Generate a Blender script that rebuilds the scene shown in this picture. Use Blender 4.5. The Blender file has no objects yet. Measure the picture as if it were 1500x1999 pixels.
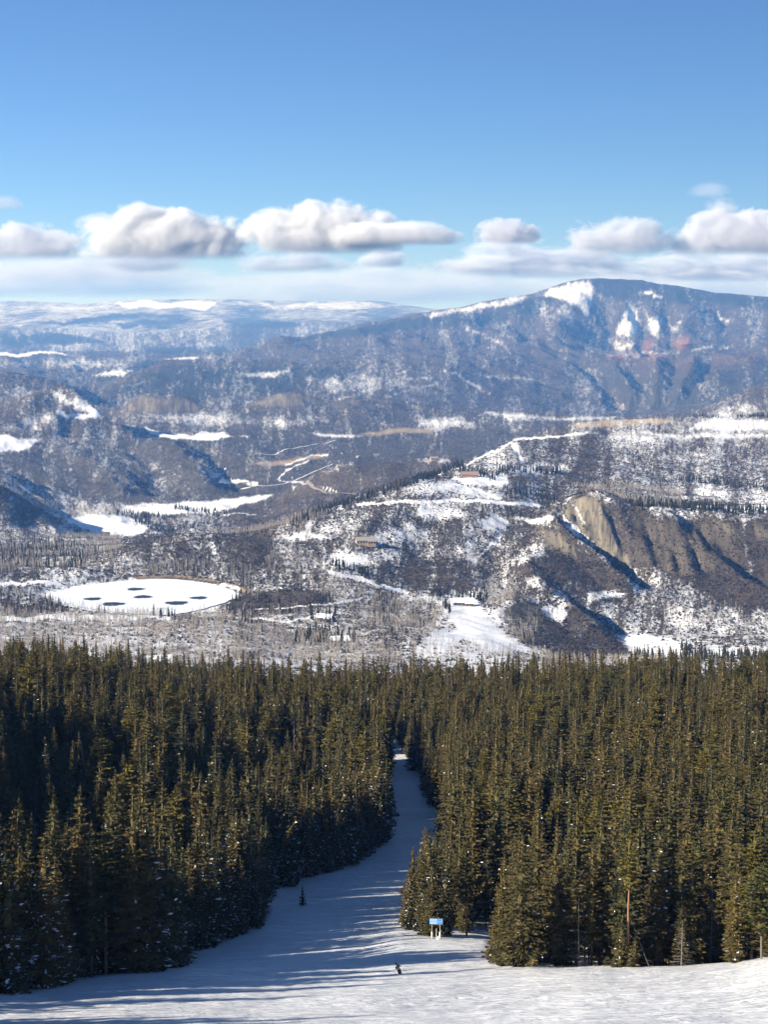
import bpy, bmesh, math, random
import numpy as np
from mathutils import Vector, Matrix
rng = np.random.default_rng(11)
random.seed(5)
SC = bpy.context.scene
COL = SC.collection
R = math.radians
# ------------------------------------------------------------------ camera
FPX = 3600.0                      # focal length in pixels of a 1500 px wide picture
PITCH = math.atan(425.0 / FPX)    # the horizon stands at y = 575 of 1999
CP, SP = math.cos(PITCH), math.sin(PITCH)
cam = bpy.data.cameras.new('camera')
cam.sensor_fit = 'HORIZONTAL'; cam.sensor_width = 36.0; cam.lens = 36.0 * FPX / 1500.0
cam.clip_start = 0.5; cam.clip_end = 200000
co = bpy.data.objects.new('camera', cam); COL.objects.link(co)
co.rotation_euler = (math.pi / 2 - PITCH, 0, 0)
SC.camera = co

def ray(px, py):                  # picture pixel -> azimuth and tangent of elevation
    px = np.asarray(px, float); py = np.asarray(py, float)
    dx = px - 750.0; q = 999.5 - py
    dy = FPX * CP + q * SP; dz = -FPX * SP + q * CP
    return np.arctan2(dx, dy), dz / np.hypot(dx, dy)

def world(px, py, D):             # the point at ground distance D seen at that pixel
    az, te = ray(px, py)
    return np.array([np.sin(az) * D, np.cos(az) * D, te * D]).T

def project(X, Y, Z):
    w = Y * CP - Z * SP
    return 750.0 + FPX * X / w, 999.5 - FPX * (Y * SP + Z * CP) / w

# ------------------------------------------------------------------ noise
def pn(x, y, seed=0):             # 2D gradient noise, about -0.7 .. 0.7
    xi = np.floor(x).astype(np.int64); yi = np.floor(y).astype(np.int64)
    xf = x - xi; yf = y - yi
    def g(ix, iy, fx, fy):
        h = (ix * 374761393 + iy * 668265263 + seed * 1442695041) & 0xffffffff
        h = ((h ^ (h >> 13)) * 1274126177) & 0xffffffff
        h = (h ^ (h >> 16)) & 0xffff
        a = h * (2 * np.pi / 65536)
        return np.cos(a) * fx + np.sin(a) * fy
    u = xf * xf * xf * (xf * (xf * 6 - 15) + 10); v = yf * yf * yf * (yf * (yf * 6 - 15) + 10)
    a = g(xi, yi, xf, yf); b = g(xi + 1, yi, xf - 1, yf)
    c = g(xi, yi + 1, xf, yf - 1); d = g(xi + 1, yi + 1, xf - 1, yf - 1)
    return (a + (b - a) * u) * (1 - v) + (c + (d - c) * u) * v

def fbm(x, y, octv=4, seed=0, gain=.5, lac=2.03):
    s = 0; a = 1.0
    for k in range(octv):
        s = s + a * pn(x, y, seed + 17 * k); a *= gain; x = x * lac + 3.7; y = y * lac + 1.3
    return s

def ridged(x, y, octv=4, seed=0, gain=.5):
    s = 0; a = 1.0
    for k in range(octv):
        s = s + a * (1 - np.abs(pn(x, y, seed + 31 * k)) * 2.2 - .55); a *= gain; x = x * 2.07 + 1.7; y = y * 2.07 + 5.1
    return s

def sstep(a, b, x):
    t = np.clip((x - a) / (b - a), 0, 1); return t * t * (3 - 2 * t)

# ------------------------------------------------------------------ object helpers
def tag(o, label=None, cat=None, group=None, kind=None):
    if label: o['label'] = label
    if cat: o['category'] = cat
    if group: o['group'] = group
    if kind: o['kind'] = kind
    return o

def link(name, data, parent=None, mats=()):
    o = bpy.data.objects.new(name, data); COL.objects.link(o)
    if parent is not None: o.parent = parent
    if data is not None:
        for m in mats:
            data.materials.append(m)
    return o

def empty(name, loc=(0, 0, 0), rz=0.0):
    o = link(name, None); o.location = loc; o.rotation_euler = (0, 0, rz); o.empty_display_size = .5
    return o

def npmesh(name, V, F, mi=None, smooth=False):
    """V (n,3); F (m,k) all faces of one size"""
    me = bpy.data.meshes.new(name); V = np.asarray(V, np.float32); F = np.asarray(F, np.int32)
    k = F.shape[1]
    me.vertices.add(len(V)); me.vertices.foreach_set('co', V.ravel())
    me.loops.add(F.size); me.loops.foreach_set('vertex_index', F.ravel())
    me.polygons.add(len(F)); me.polygons.foreach_set('loop_start', np.arange(0, F.size, k, dtype=np.int32))
    if mi is not None: me.polygons.foreach_set('material_index', np.asarray(mi, np.int32))
    me.polygons.foreach_set('use_smooth', np.full(len(F), bool(smooth)))
    me.update(calc_edges=True)
    return me

def fattr(me, name, arr):
    a = me.attributes.new(name, 'FLOAT', 'POINT'); a.data.foreach_set('value', np.asarray(arr, np.float32).ravel())

# ------------------------------------------------------------------ node helpers
class NT:
    def __init__(s, nt): s.nt = nt; s.nt.nodes.clear()
    def n(s, t, **kw):
        nd = s.nt.nodes.new(t)
        for k, v in kw.items():
            if k in nd.inputs.keys() if isinstance(k, str) else False: pass
            setattr(nd, k, v)
        return nd
    def l(s, a, b): s.nt.links.new(a, b)
    def put(s, sock, v):
        if hasattr(v, 'is_linked') or hasattr(v, 'links'): s.l(v, sock)
        else: sock.default_value = v
    def math(s, op, a, b=None, c=None, clamp=False):
        nd = s.n('ShaderNodeMath', operation=op, use_clamp=clamp); s.put(nd.inputs[0], a)
        if b is not None: s.put(nd.inputs[1], b)
        if c is not None: s.put(nd.inputs[2], c)
        return nd.outputs[0]
    def mix(s, f, a, b, blend='MIX'):
        nd = s.n('ShaderNodeMix', data_type='RGBA', blend_type=blend); s.put(nd.inputs[0], f)
        s.put(nd.inputs[6], a if not isinstance(a, tuple) else (*a, 1)[:4]); s.put(nd.inputs[7], b if not isinstance(b, tuple) else (*b, 1)[:4])
        return nd.outputs[2]
    def ss(s, v, a, b):          # smoothstep a..b -> 0..1
        nd = s.n('ShaderNodeMapRange', interpolation_type='SMOOTHSTEP'); s.put(nd.inputs[0], v)
        s.put(nd.inputs[1], a); s.put(nd.inputs[2], b)
        return nd.outputs[0]
    def attr(s, name): return s.n('ShaderNodeAttribute', attribute_name=name).outputs['Fac']
    def noise(s, vec, scale, detail=4, rough=.5, dist=0.0, out=0, lac=2.0):
        nd = s.n('ShaderNodeTexNoise'); s.l(vec, nd.inputs['Vector']); nd.inputs['Scale'].default_value = scale
        nd.inputs['Detail'].default_value = detail; nd.inputs['Roughness'].default_value = rough
        nd.inputs['Distortion'].default_value = dist; nd.inputs['Lacunarity'].default_value = lac
        return nd.outputs[out]
    def mapping(s, vec, scale=(1, 1, 1), rot=(0, 0, 0), loc=(0, 0, 0)):
        nd = s.n('ShaderNodeMapping'); s.l(vec, nd.inputs[0]); nd.inputs['Scale'].default_value = scale
        nd.inputs['Rotation'].default_value = rot; nd.inputs['Location'].default_value = loc
        return nd.outputs[0]

def material(name):
    m = bpy.data.materials.new(name); m.use_nodes = True
    t = NT(m.node_tree); out = t.n('ShaderNodeOutputMaterial')
    return m, t, out

def principled(t, out, color, rough=.8, spec=.2, normal=None):
    p = t.n('ShaderNodeBsdfPrincipled'); t.put(p.inputs['Base Color'], color if not isinstance(color, tuple) else (*color, 1)[:4])
    t.put(p.inputs['Roughness'], rough); p.inputs['Specular IOR Level'].default_value = spec
    if normal is not None: t.l(normal, p.inputs['Normal'])
    t.l(p.outputs[0], out.inputs['Surface'])
    return p

def plain(name, c, rough=.7, spec=.3, var=.25, scale=3.0, metal=0.0):
    m, t, out = material(name)
    tc = t.n('ShaderNodeTexCoord'); nz = t.noise(tc.outputs['Object'], scale, 5, .6)
    col = t.mix(nz, tuple(x * (1 - var) for x in c), tuple(min(1, x * (1 + var)) for x in c))
    p = principled(t, out, col, rough, spec); p.inputs['Metallic'].default_value = metal
    return m
# ------------------------------------------------------------------ terrain
# ridge and valley lines: pixel x, pixel y (1500 x 1999 frame) and the ground distance at which each one lies
def zline(D, *pts):
    a = np.array(pts, float); az, te = ray(a[:, 0], a[:, 1])
    d = a[:, 2] if a.shape[1] > 2 else np.full(len(a), float(D))
    o = np.argsort(az)
    return az[o], d[o], (d * te)[o]
E = 1e-3
def flat(D, z): return np.array([-1., 1.]), np.array([D, D], float), np.array([z, z], float)
LINES = [
 flat(0.5, -1.8), flat(8, -5), flat(70, -36), flat(140, -63),
 zline(203, (-600, 2010), (0, 2008), (750, 2008), (1500, 2008), (2100, 2000)),
 zline(0, (-600, 1952, 222), (0, 1940, 232), (60, 1937, 235), (150, 1915, 245), (370, 1894, 256), (550, 1894, 258), (700, 1892, 258), (800, 1887, 260), (955, 1888, 258), (1100, 1887, 258), (1300, 1887, 256), (1420, 1879, 254), (1500, 1870, 250), (1800, 1850, 245)),
 zline(290, (-600, 1650), (-250, 1850), (0, 1902), (250, 1890), (340, 1882), (450, 1874), (550, 1867), (700, 1860), (800, 1848), (940, 1850), (1000, 1868), (1080, 1896), (1200, 1906), (1500, 1900), (1800, 1880)),  # from here the unseen left ends form an added hill shading the forest
 zline(340, (-600, 1490), (-200, 1700), (0, 1782), (370, 1800), (550, 1795), (800, 1790), (950, 1805), (1100, 1832), (1500, 1830)),
 zline(410, (-600, 1360), (-200, 1520), (0, 1600), (300, 1655), (480, 1692), (580, 1706), (690, 1700), (800, 1700), (1000, 1704), (1500, 1690), (2100, 1640)),
 zline(510, (-600, 1270), (-200, 1400), (0, 1480), (300, 1536), (560, 1596), (700, 1604), (800, 1602), (880, 1602), (1100, 1588), (1500, 1560), (2100, 1500)),
 zline(640, (-600, 1270), (-200, 1345), (0, 1398), (300, 1442), (560, 1488), (720, 1503), (800, 1502), (860, 1500), (1100, 1474), (1500, 1450), (2100, 1420)),  # last line of the added off-frame hill
 zline(720, (-600, 1350), (0, 1382), (300, 1412), (600, 1442), (760, 1452), (850, 1450), (1100, 1426), (1500, 1412)),
 zline(860, (-600, 1345), (0, 1352), (300, 1372), (600, 1392), (760, 1398), (1000, 1390), (1500, 1386)),
 zline(1000, (-600, 1368), (0, 1378), (600, 1400), (1500, 1405)),
 zline(1350, (-600, 1345), (0, 1350), (600, 1380), (1500, 1390)),
 zline(1800, (-600, 1285), (450, 1285), (600, 1300), (900, 1310), (1500, 1325)),
 zline(2300, (-600, 1214), (450, 1216), (600, 1228), (900, 1238), (1200, 1278), (1500, 1272)),
 zline(0, (-600, 1200, 2533), (480, 1200, 2533), (600, 1195, 2500), (800, 1206, 2480), (900, 1202, 2520), (1000, 1212, 2520), (1200, 1250, 2533), (1500, 1244, 2533)),
 zline(0, (-600, 1122, 2860), (0, 1126, 2860), (285, 1129, 2860), (470, 1139, 2820), (600, 1152, 2730), (750, 1162, 2720), (900, 1170, 2720), (1050, 1150, 2800), (1200, 1165, 2860), (1500, 1180, 2860)),
 zline(3050, (-600, 1108), (0, 1112), (200, 1110), (285, 1108), (430, 1098), (520, 1092), (600, 1092), (700, 1098), (900, 1108), (1000, 1095), (1060, 1082), (1150, 1100), (1230, 1118), (1300, 1095), (1400, 1120), (1500, 1150)),
 zline(3280, (-600, 1098), (0, 1100), (200, 1085), (300, 1063), (430, 1050), (520, 1042), (600, 1025), (700, 1025), (830, 1030), (950, 1035), (1030, 1035), (1085, 1000), (1120, 974), (1160, 967), (1240, 985), (1340, 1000), (1420, 1005), (1500, 1010)),
 zline(3700, (-600, 1082), (0, 1082), (200, 1075), (300, 1062), (430, 1058), (520, 1045), (560, 1030), (600, 1010), (700, 978), (830, 935), (900, 945), (1000, 962), (1080, 985), (1160, 980), (1240, 985), (1340, 992), (1500, 990)),
 zline(4300, (-600, 1058), (0, 1058), (200, 1055), (350, 1050), (520, 1040), (600, 1045), (700, 1010), (830, 950), (900, 906), (960, 902), (1080, 918), (1200, 930), (1300, 945), (1500, 962)),
 zline(5000, (-600, 940), (-100, 940), (0, 958), (60, 992), (105, 1018), (135, 1036), (170, 1040), (300, 1041), (450, 1040), (530, 1030), (600, 1010), (700, 985), (800, 960), (900, 925), (960, 885), (1000, 868), (1100, 873), (1200, 880), (1350, 890), (1500, 905)),
 zline(5500, (-600, 925), (0, 952), (70, 985), (140, 1003), (300, 996), (530, 985), (560, 962), (620, 926), (690, 907), (760, 907), (850, 897), (920, 900), (1000, 880), (1060, 850), (1150, 827), (1200, 832), (1500, 835)),
 zline(5900, (-600, 895), (0, 926), (90, 963), (160, 974), (300, 969), (500, 965), (600, 957), (700, 935), (850, 915), (950, 905), (1000, 892), (1060, 860), (1150, 830), (1250, 821), (1500, 817), (1800, 815)),
 zline(6500, (-600, 920), (0, 925), (300, 928), (500, 920), (600, 910), (700, 905), (850, 895), (950, 888), (1000, 882), (1150, 860), (1500, 850)),
 zline(7300, (-600, 868), (0, 870), (150, 880), (300, 876), (450, 880), (600, 885), (700, 880), (850, 868), (950, 860), (1100, 858), (1500, 860)),
 zline(8200, (-600, 785), (-50, 788), (0, 785), (60, 768), (100, 762), (140, 774), (180, 799), (220, 830), (300, 846), (450, 850), (700, 850), (850, 845), (1000, 840), (1100, 838), (1500, 842)),
 zline(8900, (-600, 800), (0, 800), (100, 800), (200, 828), (300, 816), (450, 820), (600, 816), (850, 826), (1000, 825), (1200, 823), (1300, 816), (1400, 795), (1500, 765), (1700, 720)),
 zline(9600, (-600, 800), (0, 812), (150, 818), (230, 799), (270, 777), (310, 772), (350, 775), (400, 786), (470, 790), (520, 773), (570, 763), (620, 775), (680, 780), (750, 786), (850, 797), (1000, 808), (1100, 814), (1200, 814), (1330, 807), (1400, 786), (1500, 746), (1700, 700)),
 zline(10500, (-600, 735), (0, 735), (60, 740), (130, 755), (200, 790), (300, 800), (600, 802), (900, 808), (1200, 826), (1400, 812), (1500, 790)),
 zline(12500, (-600, 765), (0, 765), (100, 762), (200, 754), (260, 734), (350, 730), (560, 730), (850, 745), (1000, 770), (1100, 788), (1180, 803), (1250, 812), (1320, 795), (1400, 770), (1500, 755)),
 zline(13500, (-600, 760), (0, 760), (150, 758), (230, 740), (270, 728), (350, 713), (450, 712), (560, 712), (700, 710), (850, 714), (1000, 740), (1100, 762), (1200, 770), (1300, 748), (1400, 735), (1500, 730)),
 zline(15500, (-600, 735), (0, 735), (250, 735), (400, 730), (500, 715), (600, 705), (750, 690), (900, 685), (1000, 698), (1100, 708), (1200, 706), (1350, 694), (1420, 684), (1500, 690)),
 zline(17500, (-600, 712), (0, 712), (250, 712), (400, 705), (460, 690), (560, 666), (650, 661), (750, 652), (900, 652), (1000, 652), (1100, 668), (1200, 690), (1300, 685), (1500, 680)),
 zline(18800, (-600, 702), (0, 702), (400, 698), (500, 690), (560, 662), (650, 647), (740, 633), (830, 615), (900, 607), (1000, 602), (1060, 604), (1120, 610), (1200, 625), (1300, 625), (1400, 632), (1500, 638)),
 zline(20000, (-600, 695), (0, 695), (400, 690), (500, 690), (560, 672), (650, 660), (740, 640), (830, 612), (900, 600), (1000, 580), (1060, 565), (1100, 553), (1160, 546), (1220, 548), (1300, 557), (1400, 572), (1500, 582), (1700, 600)),
 zline(22500, (-600, 688), (0, 688), (400, 685), (560, 685), (800, 650), (900, 640), (1100, 600), (1500, 610)),
 zline(25000, (-600, 676), (0, 676), (200, 680), (400, 676), (560, 668), (700, 665), (1500, 640)),
 zline(27000, (-600, 652), (0, 652), (200, 656), (400, 650), (560, 650), (700, 645), (1500, 640)),
 zline(29000, (-600, 645), (0, 645), (100, 640), (250, 648), (400, 640), (500, 632), (600, 630), (700, 628), (1500, 630)),
 zline(32000, (-600, 620), (0, 620), (100, 618), (250, 622), (400, 620), (500, 622), (600, 620), (1500, 620)),
 zline(35000, (-600, 604), (0, 605), (200, 608), (400, 604), (600, 605), (750, 607), (860, 612), (1500, 612)),
 zline(38000, (-600, 585), (0, 587), (100, 590), (170, 593), (230, 588), (410, 584), (500, 587), (600, 588), (720, 588), (800, 597), (860, 604), (1500, 606)),
 flat(41000, -420), flat(44000, -700)]

AZ = np.unique(np.concatenate([np.linspace(R(-32), R(-13.2), 45), np.linspace(R(-13.2), R(13.2), 720), np.linspace(R(13.2), R(32), 45)]))
def lg(a, b, n): return np.exp(np.linspace(np.log(a), np.log(b), n, endpoint=False))
RD = np.concatenate([lg(.5, 195, 60), np.linspace(195, 310, 200, endpoint=False), lg(310, 900, 200), lg(900, 1700, 60), lg(1700, 6500, 520), lg(6500, 43900, 440), [43900.]])
NA, ND = len(AZ), len(RD)
def pchip(x, y, q):                                   # monotone cubic, flat outside the knots
    x = np.asarray(x, float); y = np.asarray(y, float)
    if len(x) < 3: return np.interp(q, x, y)
    h = np.diff(x); d = np.diff(y) / h; m = np.zeros(len(x)); w1 = 2 * h[1:] + h[:-1]; w2 = h[1:] + 2 * h[:-1]
    with np.errstate(divide='ignore', invalid='ignore'):
        m[1:-1] = np.where(d[:-1] * d[1:] > 0, (w1 + w2) / (w1 / d[:-1] + w2 / d[1:]), 0)
    m[0], m[-1] = d[0], d[-1]
    k = np.clip(np.searchsorted(x, q) - 1, 0, len(x) - 2); t = np.clip((q - x[k]) / h[k], 0, 1); hk = h[k]
    return y[k] * (1 + 2 * t) * (1 - t) ** 2 + m[k] * hk * t * (1 - t) ** 2 + y[k + 1] * t * t * (3 - 2 * t) + m[k + 1] * hk * t * t * (t - 1)
ZK = np.array([pchip(a, z, AZ) for a, d, z in LINES]).T
DK = np.array([pchip(a, d, AZ) for a, d, z in LINES]).T
H = np.zeros((NA, ND))
for i in range(NA):                                   # monotone cubic through the lines, one azimuth at a time
    x, y = DK[i], ZK[i]; h = np.diff(x); d = np.diff(y) / h
    m = np.zeros(len(x)); w1 = 2 * h[1:] + h[:-1]; w2 = h[1:] + 2 * h[:-1]
    with np.errstate(divide='ignore', invalid='ignore'):
        hm = (w1 + w2) / (w1 / d[:-1] + w2 / d[1:])
    m[1:-1] = np.where(d[:-1] * d[1:] > 0, hm, 0); m[0] = d[0]; m[-1] = d[-1]
    k = np.clip(np.searchsorted(x, RD) - 1, 0, len(x) - 2)
    t = np.clip((RD - x[k]) / h[k], 0, 1); hk = h[k]
    H[i] = y[k] * (1 + 2 * t) * (1 - t) ** 2 + m[k] * hk * t * (1 - t) ** 2 + y[k + 1] * t * t * (3 - 2 * t) + m[k + 1] * hk * t * t * (t - 1)
# light smoothing across azimuth, not in the foreground
for _ in range(3):
    Hs = H.copy(); Hs[1:-1] = (H[:-2] + 2 * H[1:-1] + H[2:]) / 4
    H = H + (Hs - H) * sstep(600, 1800, RD)[None]
GA, GD = np.meshgrid(AZ, RD, indexing='ij')
X, Y = np.sin(GA) * GD, np.cos(GA) * GD
PX0, PY0 = project(X, np.maximum(Y, .1), H)

# the frozen reservoir
ZP = -442.0
POND = [(95, 1163), (125, 1151), (200, 1138), (275, 1131), (350, 1131), (420, 1142), (462, 1157), (448, 1172), (405, 1186), (360, 1196), (300, 1200), (200, 1191), (135, 1180)]
def at_height(px, py, z):
    az, te = ray(px, py); D = z / te
    return np.array([np.sin(az) * D, np.cos(az) * D]).T
pa = np.array(POND, float); PW = at_height(pa[:, 0], pa[:, 1], ZP)
def smooth_loop(P, n=10):                             # closed Catmull-Rom
    out = []; m = len(P)
    for i in range(m):
        p0, p1, p2, p3 = P[i - 1], P[i], P[(i + 1) % m], P[(i + 2) % m]
        for k in range(n):
            t = k / n
            out.append(.5 * ((2 * p1) + (p2 - p0) * t + (2 * p0 - 5 * p1 + 4 * p2 - p3) * t * t + (3 * p1 - p0 - 3 * p2 + p3) * t ** 3))
    return np.array(out)
PWS = smooth_loop(PW)
_th = np.arange(len(PWS)) * .35
PWS = PWS + np.stack([pn(_th, 0 * _th + 3, 5), pn(_th, 0 * _th + 8, 6)], -1) * 5.0
def poly_sd(x, y, P):                                 # signed distance, positive inside
    ins = np.zeros(x.shape, bool); dm = np.full(x.shape, 1e18)
    for i in range(len(P)):
        ax, ay = P[i - 1]; bx, by = P[i]
        dx, dy = bx - ax, by - ay
        t = np.clip(((x - ax) * dx + (y - ay) * dy) / (dx * dx + dy * dy + 1e-12), 0, 1)
        dm = np.minimum(dm, (x - ax - t * dx) ** 2 + (y - ay - t * dy) ** 2)
        c = ((ay > y) != (by > y)) & (x < (bx - ax) * (y - ay) / (by - ay + 1e-12) + ax)
        ins ^= c
    return np.where(ins, 1, -1) * np.sqrt(dm)
def line_d(x, y, P):
    dm = np.full(x.shape, 1e18)
    for i in range(1, len(P)):
        ax, ay = P[i - 1]; bx, by = P[i]; dx, dy = bx - ax, by - ay
        t = np.clip(((x - ax) * dx + (y - ay) * dy) / (dx * dx + dy * dy + 1e-12), 0, 1)
        dm = np.minimum(dm, (x - ax - t * dx) ** 2 + (y - ay - t * dy) ** 2)
    return np.sqrt(dm)
SDP = np.full(X.shape, -999.0)
s_ = (np.abs(X) < 800) & (Y > 2200) & (Y < 3300)
SDP[s_] = poly_sd(X[s_], Y[s_], PWS)
pond_w = sstep(-45, -3, SDP)

# relief
def amp(*pts): a = np.array(pts); return np.interp(np.log(RD), np.log(a[:, 0]), a[:, 1])[None]
N = amp((1, 0), (180, .25), (900, .6), (1300, 2), (1800, 4), (3000, 7), (8000, 0), (50000, 0)) * fbm(X / 300, Y / 300, 4, 1)
N = N + amp((1, 0), (1300, 0), (2000, 3), (3000, 8), (5000, 12), (7000, 11), (12000, 10), (14000, 0), (50000, 0)) * ridged(X / 260 + .35 * Y / 260, Y / 480, 4, 5)
N = N + amp((1, 0), (4500, 0), (6500, 8), (9500, 14), (12500, 12), (16000, 0), (50000, 0)) * fbm(X / 700, Y / 1000, 5, 9)
N = N + amp((1, 0), (6000, 0), (8500, 10), (12000, 22), (14000, 65), (17500, 80), (19600, 26), (21000, 10), (24000, 0), (50000, 0)) * ridged(X / 900 + Y / 3500, Y / 2600, 5, 21)
N = N + amp((1, 0), (20000, 0), (25000, 26), (31000, 48), (36000, 26), (38000, 14), (50000, 14)) * fbm(X / 2200, Y / 3500, 5, 33)
N = N + amp((1, 0), (1200, 0), (1900, .8), (4000, 1.6), (9000, 5), (14000, 12), (19500, 13), (24000, 8), (40000, 8)) * ridged(X / 60 / amp((1, 1), (3000, 1), (12000, 4), (40000, 8)), Y / 90 / amp((1, 1), (3000, 1), (12000, 4), (40000, 8)), 3, 44)
N = N + amp((1, 0), (190, .12), (320, .14), (900, .2), (1300, 0), (50000, 0)) * fbm(X / 9, Y / 9, 3, 61)
H = H + N * (1 - sstep(-70, -10, SDP))
del N
def ground(x, y):                                     # height of the terrain at world x, y
    x = np.asarray(x, float); y = np.asarray(y, float)
    fa = np.interp(np.arctan2(x, y), AZ, np.arange(NA)); fd = np.interp(np.hypot(x, y), RD, np.arange(ND))
    i = np.clip(fa.astype(int), 0, NA - 2); j = np.clip(fd.astype(int), 0, ND - 2); u = fa - i; v = fd - j
    return (H[i, j] * (1 - u) + H[i + 1, j] * u) * (1 - v) + (H[i, j + 1] * (1 - u) + H[i + 1, j + 1] * u) * v
def hit(px, py, dmin=150, dmax=43000):                # first terrain point seen at a pixel
    az, te = ray(px, py); az = float(az); te = float(te)
    ds = RD[(RD >= dmin) & (RD <= dmax)]
    z = ground(np.sin(az) * ds, np.cos(az) * ds); f = z - te * ds
    k = np.argmax(f > 0) if (f > 0).any() else len(ds) - 1
    if k > 0:
        t = -f[k - 1] / (f[k] - f[k - 1] + 1e-9); d = ds[k - 1] + t * (ds[k] - ds[k - 1])
    else: d = ds[0]
    x, y = math.sin(az) * d, math.cos(az) * d
    return Vector((x, y, float(ground(x, y))))
# ravines and spurs cut into the hills (height change, half-width in metres, trace)
CUTS = [(-4.5, 8, 2700, [(a_, 1022), (a_ + 12, 1060), (a_ + 22, 1100)]) for a_ in (1262, 1283, 1307, 1345, 1368)] + [(-8, 8, 2800, [(a_, 980 + (a_ - 1120) * .1), (a_ + 22, 1020), (a_ + 48, 1068)]) for a_ in (1112, 1128, 1158, 1176)] + [(-24, 24, 2700, [(1098, 1004), (1135, 1045), (1180, 1080), (1222, 1112), (1250, 1140)]), (22, 26, 2700, [(1078, 1004), (1085, 1040), (1130, 1075), (1180, 1110), (1220, 1150)]), (12, 30, 2700, [(1165, 970), (1215, 1040), (1250, 1090)]),
        (-6, 28, 2200, [(1045, 1100), (1100, 1150), (1170, 1205), (1240, 1262)]), (9, 30, 2200, [(1010, 1095), (1060, 1150), (1130, 1210), (1190, 1260)]), (-11, 30, 2600, [(1330, 1005), (1400, 1060), (1470, 1120), (1540, 1150)]), (16, 34, 2600, [(1290, 1005), (1360, 1070), (1430, 1130), (1500, 1170)]),
        (-12, 14, 2700, [(1300, 1045), (1320, 1080), (1330, 1115)]), (-12, 14, 2700, [(1275, 1045), (1292, 1085), (1300, 1112)]), (-12, 14, 2700, [(1340, 1050), (1360, 1085), (1372, 1110)]), (-14, 12, 2700, [(1195, 1000), (1210, 1050), (1225, 1090)]), (-14, 10, 2700, [(1145, 985), (1165, 1030), (1190, 1062)]),
        (-9, 40, 2200, [(870, 990), (830, 1040), (800, 1090), (790, 1150)]), (9, 40, 2200, [(780, 975), (730, 1030), (690, 1080), (660, 1130)]), (-14, 36, 2200, [(1010, 1010), (960, 1060), (970, 1110), (1000, 1150)]), (10, 30, 2000, [(975, 1200), (1030, 1180), (1100, 1190), (1160, 1230)]),
        (10, 36, 2000, [(460, 1180), (540, 1165), (620, 1170)]), (14, 50, 2500, [(260, 1090), (380, 1070), (500, 1075)]), (-25, 60, 4500, [(560, 960), (620, 950), (680, 940)]), (-30, 70, 5500, [(250, 870), (300, 910), (330, 960)]), (-30, 70, 5500, [(400, 875), (440, 910), (470, 950)]), (25, 70, 5500, [(330, 868), (380, 910), (400, 955)]), (25, 70, 5500, [(120, 880), (190, 915), (240, 965)]),
        (-35, 60, 7500, [(110, 775), (80, 800), (60, 830)]), (-30, 60, 7500, [(150, 790), (140, 815), (130, 840)]), (40, 60, 7500, [(130, 768), (180, 805), (215, 838), (240, 850)]),
        (-80, 160, 15000, [(1240, 600), (1255, 640), (1262, 690)]), (60, 130, 15000, [(1222, 598), (1232, 640), (1240, 685)]), (-70, 130, 15000, [(1300, 600), (1308, 640), (1310, 685)]), (60, 120, 15000, [(1275, 600), (1285, 640), (1290, 685)]), (-70, 130, 15000, [(1180, 600), (1190, 640), (1200, 680)]), (60, 140, 15000, [(1345, 605), (1340, 650), (1335, 690)]),
        (-60, 150, 15000, [(1410, 600), (1420, 640), (1430, 680)]), (-90, 200, 15000, [(1060, 590), (1040, 620), (1020, 660)]), (70, 200, 15000, [(1100, 590), (1090, 630), (1080, 670)]), (-70, 180, 15000, [(960, 610), (940, 640), (930, 680)]),
        (-55, 90, 11000, [(1150, 715), (1180, 750), (1215, 795)]), (-55, 90, 11000, [(1240, 712), (1255, 745), (1260, 790)]), (-55, 90, 11000, [(1320, 705), (1315, 740), (1300, 785)]), (50, 80, 11000, [(1200, 712), (1220, 750), (1235, 790)]), (50, 80, 11000, [(1280, 708), (1285, 745), (1280, 788)]), (-50, 80, 11000, [(1390, 700), (1370, 735), (1340, 775)]), (50, 80, 11000, [(1355, 702), (1345, 738), (1322, 780)])]
_done = []
for dh, wd_, dm_, tr in CUTS: _done.append((dh, wd_, np.array([list(hit(a, b, dm_))[:2] for a, b in tr])))
for dh, wd_, P_ in _done:
    x0, y0 = P_.min(0) - 3 * wd_; x1, y1 = P_.max(0) + 3 * wd_
    s_ = (X > x0) & (X < x1) & (Y > y0) & (Y < y1)
    dl = line_d(X[s_] + wd_ * .5 * pn(X[s_] / wd_, Y[s_] / wd_, 8), Y[s_], P_) / wd_
    H[s_] += dh * np.clip(1 - dl / 1.6, 0, 1) ** 1.3
H = H + (ZP - 1.2 - H) * pond_w
bank = np.exp(-((SDP + 13) / 10.0) ** 2) * (SDP < 5)     # the earth bank round the reservoir
bank_side = sstep(2640, 2780, Y + .9 * (X + 220))     # back and right-hand side
H = H + 5.5 * bank * bank_side

# slope facing: 1 where the ground turns away from the low sun (snow lasts there)
SUN_EL, SUN_BEHIND = R(24.8), R(22)
SUN = Vector((-math.cos(SUN_BEHIND) * math.cos(SUN_EL), -math.sin(SUN_BEHIND) * math.cos(SUN_EL), math.sin(SUN_EL)))
PX, PY = project(X, np.maximum(Y, .1), H)
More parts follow.
